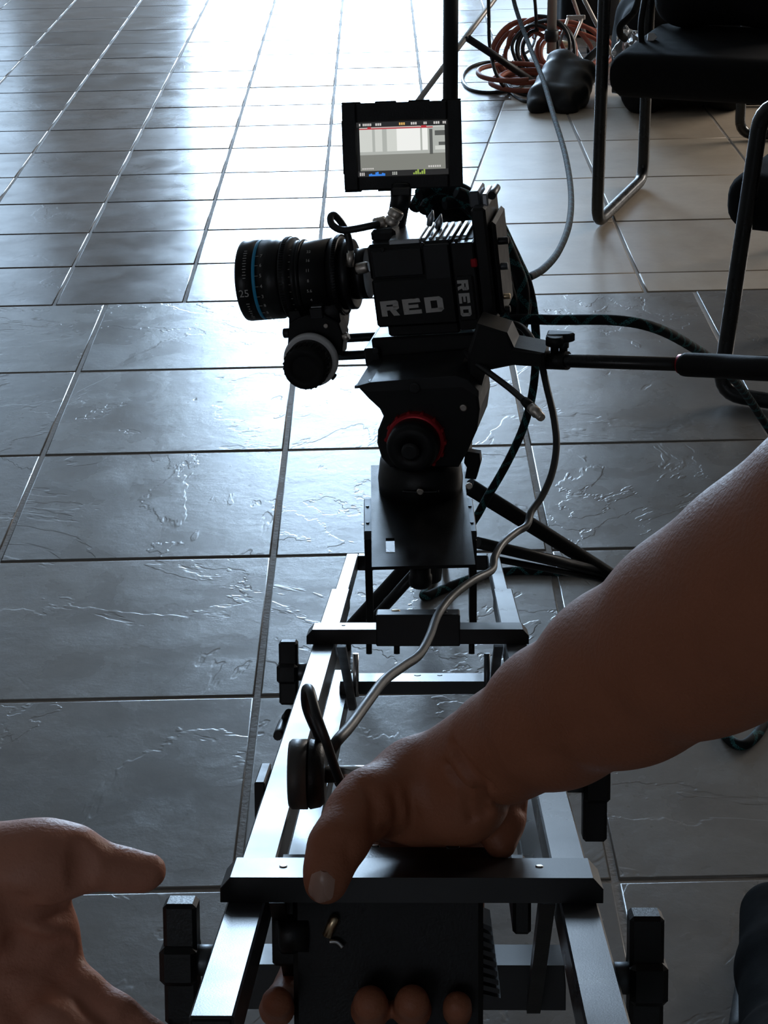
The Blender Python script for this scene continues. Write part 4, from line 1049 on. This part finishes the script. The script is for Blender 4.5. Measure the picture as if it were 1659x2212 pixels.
cable('thin_black_cable', [flp(1130, 180), flp(1115, 192), flp(1060, 200), flp(1015, 192), flp(999, 168), flp(1015, 145), flp(1055, 134), flp(1100, 137), flp(1140, 150, .02)], .006, 'blackcable', 'thin black cable lying as a wide open loop left of the orange coil', seg=8)

# ================================================================== CHAIRS
def fillet(pts, r, n=6):
    out = [V(pts[0])]
    for i in range(1, len(pts) - 1):
        p, a, b = V(pts[i]), V(pts[i - 1]), V(pts[i + 1])
        u = (a - p); v = (b - p); rr = min(r, u.length * .45, v.length * .45); u.normalize(); v.normalize()
        s, e = p + u * rr, p + v * rr
        for k in range(n + 1):
            t = k / n; out.append(s * (1 - t) ** 2 + p * 2 * t * (1 - t) + e * t * t)
    out.append(V(pts[-1])); return out
def chair(label, orgn, ang, width, depth, rake=.0, inset=.02, seat_r=.11, tube=.0155, armh=.66, seatz=.40):
    fr = Fr(orgn, V((math.cos(ang), math.sin(ang), 0)), V((-math.sin(ang), math.cos(ang), 0)), _U)
    root = empty('guest_chair', fr, label, 'chair', 'black sled-base guest chairs')
    for s in (0, 1):
        x = s * width
        pts = fillet([(x, depth + .02, seatz + .42), (x, depth + .0, seatz + .05), (x, depth, .018), (x, 0, .018), (x, rake, armh), (x, depth - .02, armh + .01)], .05)
        MB().tube(pts, tube, 14, 1).build('side_frame', M['chairmetal'], root)
        MB().tube([(x, rake + .04, armh + .016), (x, depth * .5, armh + .022), (x, depth - .06, armh + .018)], lambda t: .022, 10, 3).build('armrest', M['rubber'], root)
    MB().tube([(0, depth * .75, seatz - .05), (width, depth * .75, seatz - .05)], .011, 10, 1).build('crossbar', M['chairmetal'], root)
    MB().tube([(0, depth * .25, seatz - .05), (width, depth * .25, seatz - .05)], .011, 10, 1).build('crossbar', M['chairmetal'], root)
    def pad(name, lo, hi, bev):
        b = bmesh.new(); bmesh.ops.create_cube(b, size=1)
        lo, hi = V(lo), V(hi)
        if lo.x > hi.x: lo.x, hi.x = hi.x, lo.x
        c = (lo + hi) / 2; d = hi - lo
        for v in b.verts: v.co = V((v.co.x * d.x, v.co.y * d.y, v.co.z * d.z)) + c
        bmesh.ops.bevel(b, geom=b.edges[:] + b.verts[:], offset=bev, segments=5, profile=.5, affect='EDGES')
        me = bpy.data.meshes.new(name); b.to_mesh(me); b.free(); me.polygons.foreach_set('use_smooth', [True] * len(me.polygons)); me.materials.append(M['seat'])
        o = bpy.data.objects.new(name, me); COL.objects.link(o); o.parent = root; return o
    pad('seat', (inset if width > 0 else -inset, -.03, seatz - .045), (width - .02, depth - .01, seatz + .065), .044)
    pad('backrest', (.03, depth - .0, seatz + .16), (width - .03, depth + .07, seatz + .56), .03)
    return root
ca = FL(1289, 497, .0); cb_ = FL(1388, 400, .0)
dv = cb_ - ca; ang = math.atan2(dv.y, dv.x) - math.pi / 2
print('chair rail', dv.length, math.degrees(ang))
chair('black sled-base guest chair with bags on its seat, far side of the beige tiles', ca, ang, .50, dv.length, rake=.015, seatz=.385)
c2 = FL(1552, 868, 0.0); c2b = FL(1665, 920, 0.0); dv2 = c2b - c2
chair('black sled-base guest chair nearest the camera, cut off by the frame edge', c2 , math.radians(-118) , -.46, .42, inset=.045, rake=.05, armh=.585, seatz=.37)

# ================================================================== BAGS
def softbox(name, c, half, rot, mt, label, cat, k=.05, nz=(.012, 7), vox=.012, parts=None):
    R = Matrix.Rotation(rot, 3, 'Z'); pr = []
    hx, hy, hz = half; r = min(half) * .45
    for sx in (-1, 1):
        for sy in (-1, 1):
            a = V(c) + R @ V((sx * (hx - r), sy * (hy - r), -(hz - r))); b = V(c) + R @ V((sx * (hx - r), sy * (hy - r), (hz - r)))
            pr.append((tuple(a), tuple(b), r, r * .95))
    for sz in (-1, 0, 1):
        n = max(2, int(hx / r) + 1)
        for i in range(n):
            for yy in np.linspace(-(hy - r), hy - r, max(2, int(hy / r) + 1)):
                x = -(hx - r) + 2 * (hx - r) * i / (n - 1); p = tuple(V(c) + R @ V((x, yy, sz * (hz - r)))); q = tuple(V(c) + R @ V((x, yy, sz * (hz - r) * .0)))
                pr.append((p, q, r, r))
    o = sdf_mesh(name, pr, vox, mt, k, noise=nz); tag(o, label, cat); return o
g1_ = FL(1540, 262)
chair('black sled-base guest chair farthest back, only its curved base showing beyond the equipment bag', FL(1596, 304), math.radians(-93), -.48, .46)
g1_ = FL(1496, 262)
b1 = softbox('equipment_bag', (g1_.x, g1_.y + .26, .17), (.20, .16, .17), 0, M['fabric'], 'bulky black equipment bag on the floor behind the chair with bags on it', 'bag')
for dx in (-.12, .14):
    MB().tube([V((g1_.x + .03 + dx, g1_.y + .10, .05)), V((g1_.x + .03 + dx, g1_.y + .085, .2)), V((g1_.x + .03 + dx, g1_.y + .16, .35))], .009, 6, 4).build('strap', M['rubber'], b1)
sc_ = ca + (cb_ - ca) * .5 + V((.27, 0, 0)) 
b2 = softbox('backpack', (sc_.x + .06, sc_.y + .10, .66), (.21, .15, .20), ang, M['fabric'], 'large black backpack sitting on the seat of the far chair', 'backpack', vox=.010)
pz_ = P(1402, 84, 4.66)
MB().prism([P(1398, 88, 4.62), P(1400, 72, 4.62), P(1412, 70, 4.62), P(1420, 80, 4.62), P(1410, 90, 4.62)], FWD * .012, .001).build('white_tag', M['white'], b2)
MB().tube([P(1390, 120, 4.63), P(1384, 60, 4.6), P(1392, 0, 4.62), P(1400, -60, 4.7)], .008, 6, 4).build('strap', M['rubber'], b2)
g3 = FL(1270, 96)
b3 = softbox('black_case', (g3.x + .02, g3.y + .25, .32), (.10, .10, .32), .1, M['fabric'], 'dark upright case standing behind the silver light stand', 'case', nz=(.004, 6))
# clear crumpled plastic bag beside the far chair seat
pc0 = P(1352, 96, 5.25)
cbg = sdf_mesh('clear_plastic_bag', [(tuple(P(1352, 72, 5.3)), tuple(P(1350, 118, 5.3)), .022, .036), (tuple(P(1366, 80, 5.3)), tuple(P(1364, 110, 5.3)), .018, .03), (tuple(P(1345, 105, 5.3)), tuple(P(1340, 125, 5.3)), .02, .018)], .004, M['clear'], .01, noise=(.016, 38))
tag(cbg, 'crumpled clear plastic bag hanging between the stand and the far chair seat', 'plastic bag')
cord = cable('black_strap', [(1350, 84, 5.27), (1340, 74, 5.22), (1340, 56, 5.2), (1356, 40, 5.2), (1372, 20, 5.2), (1385, -20, 5.1)], .010, 'fabric', 'black webbing strap hanging above the clear plastic bag', 'strap')

# ================================================================== SHOE AT THE LOWER RIGHT
sh = FL(1680, 1960, .0); 
def SH(px, py, h): return tuple(FL(px, py, h))
shoe = sdf_mesh('black_shoe', [(SH(1668, 1975, .04), SH(1690, 2100, .05), .036, .046), (SH(1690, 2100, .05), SH(1715, 2300, .08), .046, .052), (SH(1700, 2280, .10), SH(1720, 2420, .17), .05, .05)], .004, mat('black_shoe_leather', (.003, .003, .0035), .85, 0, .2, 300, .2, spec=.04), .02)
tag(shoe, 'black shoe toe of someone standing at the lower right corner', 'shoe')
so = sdf_mesh('sole', [(SH(1665, 1985, .014), SH(1675, 2110, .014), .014, .014), (SH(1622, 2085, .014), SH(1600, 2230, .014), .014, .014), (SH(1700, 1985, .014), SH(1750, 2200, .014), .014, .014), (SH(1660, 2060, .014), SH(1680, 2300, .014), .014, .014)], .004, M['blackplastic'], .02, parent=shoe)

# ================================================================== PEOPLE
def G(px, py, z, r): return (tuple(P(px, py, z)), r * z / FPX)
def chain(pts, k=None):
    out = []
    for a, b in zip(pts, pts[1:]):
        A, B = G(*a), G(*b); t = (A[0], B[0], A[1], B[1])
        out.append(t if k is None else t + (k,))
    return out
# person holding the jib: forearm, hand over the block, thumb in front, fingers curled beneath
arm = chain([(2000, 1100, .80, 275), (1860, 1150, .83, 262), (1680, 1268, .87, 238), (1520, 1362, .91, 210), (1350, 1462, .96, 178), (1200, 1548, 1.01, 142)], .02)
wrist = chain([(1200, 1548, 1.01, 142), (1090, 1610, 1.05, 108), (1020, 1650, 1.08, 98)], .02)
palm = chain([(1020, 1650, 1.08, 98), (900, 1700, 1.10, 92), (830, 1735, 1.09, 72)], .016) + chain([(1060, 1640, 1.10, 90), (960, 1700, 1.15, 92), (860, 1745, 1.16, 80)], .016) \
     + chain([(1040, 1640, 1.07, 84), (1000, 1735, 1.08, 80), (905, 1758, 1.09, 68)], .012) + chain([(1070, 1640, 1.12, 80), (1062, 1745, 1.13, 66)], .014)
thumb = chain([(900, 1690, 1.09, 84), (800, 1735, 1.07, 70), (762, 1765, 1.06, 60)], .010) + chain([(770, 1760, 1.06, 62), (738, 1812, 1.045, 58), (722, 1835, 1.04, 55)], .007) \
      + chain([(722, 1835, 1.04, 56), (708, 1880, 1.035, 49), (703, 1908, 1.035, 46)], .006)
ulnar = chain([(1065, 1710, 1.12, 66), (1078, 1770, 1.11, 48), (1082, 1826, 1.10, 32)], .012)
fing = []
for i, (px, tipx, tipy, r, zz) in enumerate(((790, 598, 2150, 38, 1.02), (850, 800, 2152, 42, 1.02), (930, 890, 2150, 42, 1.02), (1010, 988, 2158, 36, 1.03))):
    mx_ = px if i else 700
    fing += chain([(px, 1760, 1.17, r + 6), (mx_, 1880, 1.23, r + 2), (mx_ - (30 if i == 0 else 0), 2040, 1.24, r)], .006)
    fing += chain([(mx_ - (30 if i == 0 else 0), 2040, 1.24, r), ((tipx + mx_) / 2 if i else 612, 2160, 1.16, r - 2), (tipx, tipy + 30, zz + .075, r - 3), (tipx, tipy + 14, zz + .052, r - 4)], .005)
allp = arm + wrist + palm + thumb + ulnar + fing
cr1 = []
for pts in ([(806, 1800), (838, 1790), (862, 1806)], [(790, 1700), (812, 1745), (806, 1790)], [(850, 1712), (862, 1760), (856, 1800)], [(884, 1712), (893, 1765), (888, 1800)],
            [(975, 1655), (1010, 1700), (1018, 1765)], [(1000, 1640), (1035, 1690), (1046, 1750)], [(1040, 1700), (1090, 1735), (1130, 1748)], [(985, 1610), (1020, 1655), (1060, 1690)]):
    crease(allp, cr1, pts, .0030, .0017)
for pts in ([(690, 1815), (720, 1808), (750, 1814)], [(688, 1828), (720, 1824), (752, 1830)], [(760, 1860), (752, 1840), (760, 1815)]): crease(allp, cr1, pts, .0022, .0010)
person = sdf_mesh('person', allp, .0022, M['skin'], .01, subtract=cr1, ks=.0035)
tag(person, 'bare forearm and hand of a person gripping the jib between its rails', 'person')
def nail(par, c, right, up, nrm, w, h, name='nail'):
    b = MB(); nu, nv = 8, 10
    for j in range(nv + 1):
        for i in range(nu + 1):
            u = i / nu * 2 - 1; v = j / nv * 2 - 1
            wv = w * (1 - .10 * (v < 0) * abs(v) - .25 * max(v - .5, 0)) * math.sqrt(max(1 - max(abs(v) - .55, 0) ** 2 / .45 ** 2 * .75, 0))
            b.v.append(c + right * (u * wv) + up * (v * h) - nrm * (u * u * w * .42 + max(-v, 0) ** 3 * .001 + v * v * .0006))
    n = nu + 1
    for j in range(nv):
        for i in range(nu): b.face((j * n + i, j * n + i + 1, (j + 1) * n + i + 1, (j + 1) * n + i), True)
    return b.build(name, M['nail'], par)
sp, sn = surf(allp, 694, 1912); sa, _ = surf(allp, 700, 1880)
tdown = (sp - sa); tdown = (tdown - sn * tdown.dot(sn)).normalized(); tr = tdown.cross(sn).normalized()
nail(person, sp + sn * .0009 + tdown * .0015, tr, tdown, sn, .0072, .0092)
# second person: open hand reaching in from the left
Z2 = 1.0
h2 = chain([(-420, 1960, Z2 + .0, 150), (-160, 1930, Z2 + .0, 140), (-20, 1920, Z2, 128)], .02) \
   + chain([(-40, 1880, Z2 - .005, 92), (70, 1868, Z2 - .01, 84), (112, 1862, Z2 - .01, 78)], .014) \
   + chain([(112, 1858, Z2 - .01, 72), (165, 1856, Z2 - .01, 57), (205, 1868, Z2 - .008, 47)], .012) \
   + chain([(205, 1868, Z2 - .008, 46), (262, 1878, Z2 - .005, 45), (312, 1884, Z2 - .003, 39)], .006) \
   + chain([(312, 1884, Z2 - .003, 39), (326, 1880, Z2 - .003, 31)], .006) \
   + chain([(-30, 1990, Z2 + .012, 110), (40, 2060, Z2 + .014, 96), (78, 2110, Z2 + .012, 80)], .016) \
   + chain([(60, 1950, Z2 - .0, 78), (92, 2010, Z2 + .006, 62), (108, 2070, Z2 + .01, 60)], .014) \
   + chain([(-80, 2060, Z2 + .01, 110), (-20, 2160, Z2 + .01, 90)], .016)
fgs = [[(96, 2082, Z2 + .010, 62), (170, 2142, Z2 + .004, 52), (250, 2196, Z2 - .002, 48), (400, 2296, Z2 - .006, 42), (470, 2345, Z2 - .006, 36)],
       [(40, 2120, Z2 + .0, 64), (110, 2196, Z2 - .012, 54), (190, 2268, Z2 - .020, 50), (320, 2390, Z2 - .024, 42)],
       [(-20, 2150, Z2 - .004, 62), (30, 2240, Z2 - .016, 54), (90, 2320, Z2 - .024, 48), (190, 2440, Z2 - .026, 40)],
       [(-80, 2170, Z2 - .0, 56), (-50, 2270, Z2 - .014, 46), (-10, 2350, Z2 - .02, 42), (60, 2440, Z2 - .02, 34)]]
for f in fgs: h2 += chain(f, .005)
cr2 = []
for pts, r, d in (([(20, 1985), (40, 2030), (85, 2052), (135, 2046)], .006, .0030), ([(30, 2180), (66, 2140), (120, 2100), (150, 2062)], .005, .0026), ([(166, 1838), (172, 1868), (168, 1898)], .005, .0018),
                  ([(180, 1842), (186, 1868), (184, 1896)], .004, .0008), ([(185, 2158), (200, 2128)], .004, .0016), ([(272, 2222), (288, 2190)], .0035, .001), ([(30, 2150), (70, 2130), (130, 2150)], .004, .0012),
                  ([(10, 1940), (60, 1975), (130, 1960)], .005, .0018), ([(20, 1960), (60, 1940)], .004, .0008), ([(5, 2080), (40, 2078), (80, 2090)], .004, .0010)):
    crease(h2, cr2, pts, r, d)
person2 = sdf_mesh('person', h2, .0022, M['skin2'], .008, subtract=cr2, ks=.006)
tag(person2, 'open hand of another person reaching in from the left, palm up with thumb out', 'person')
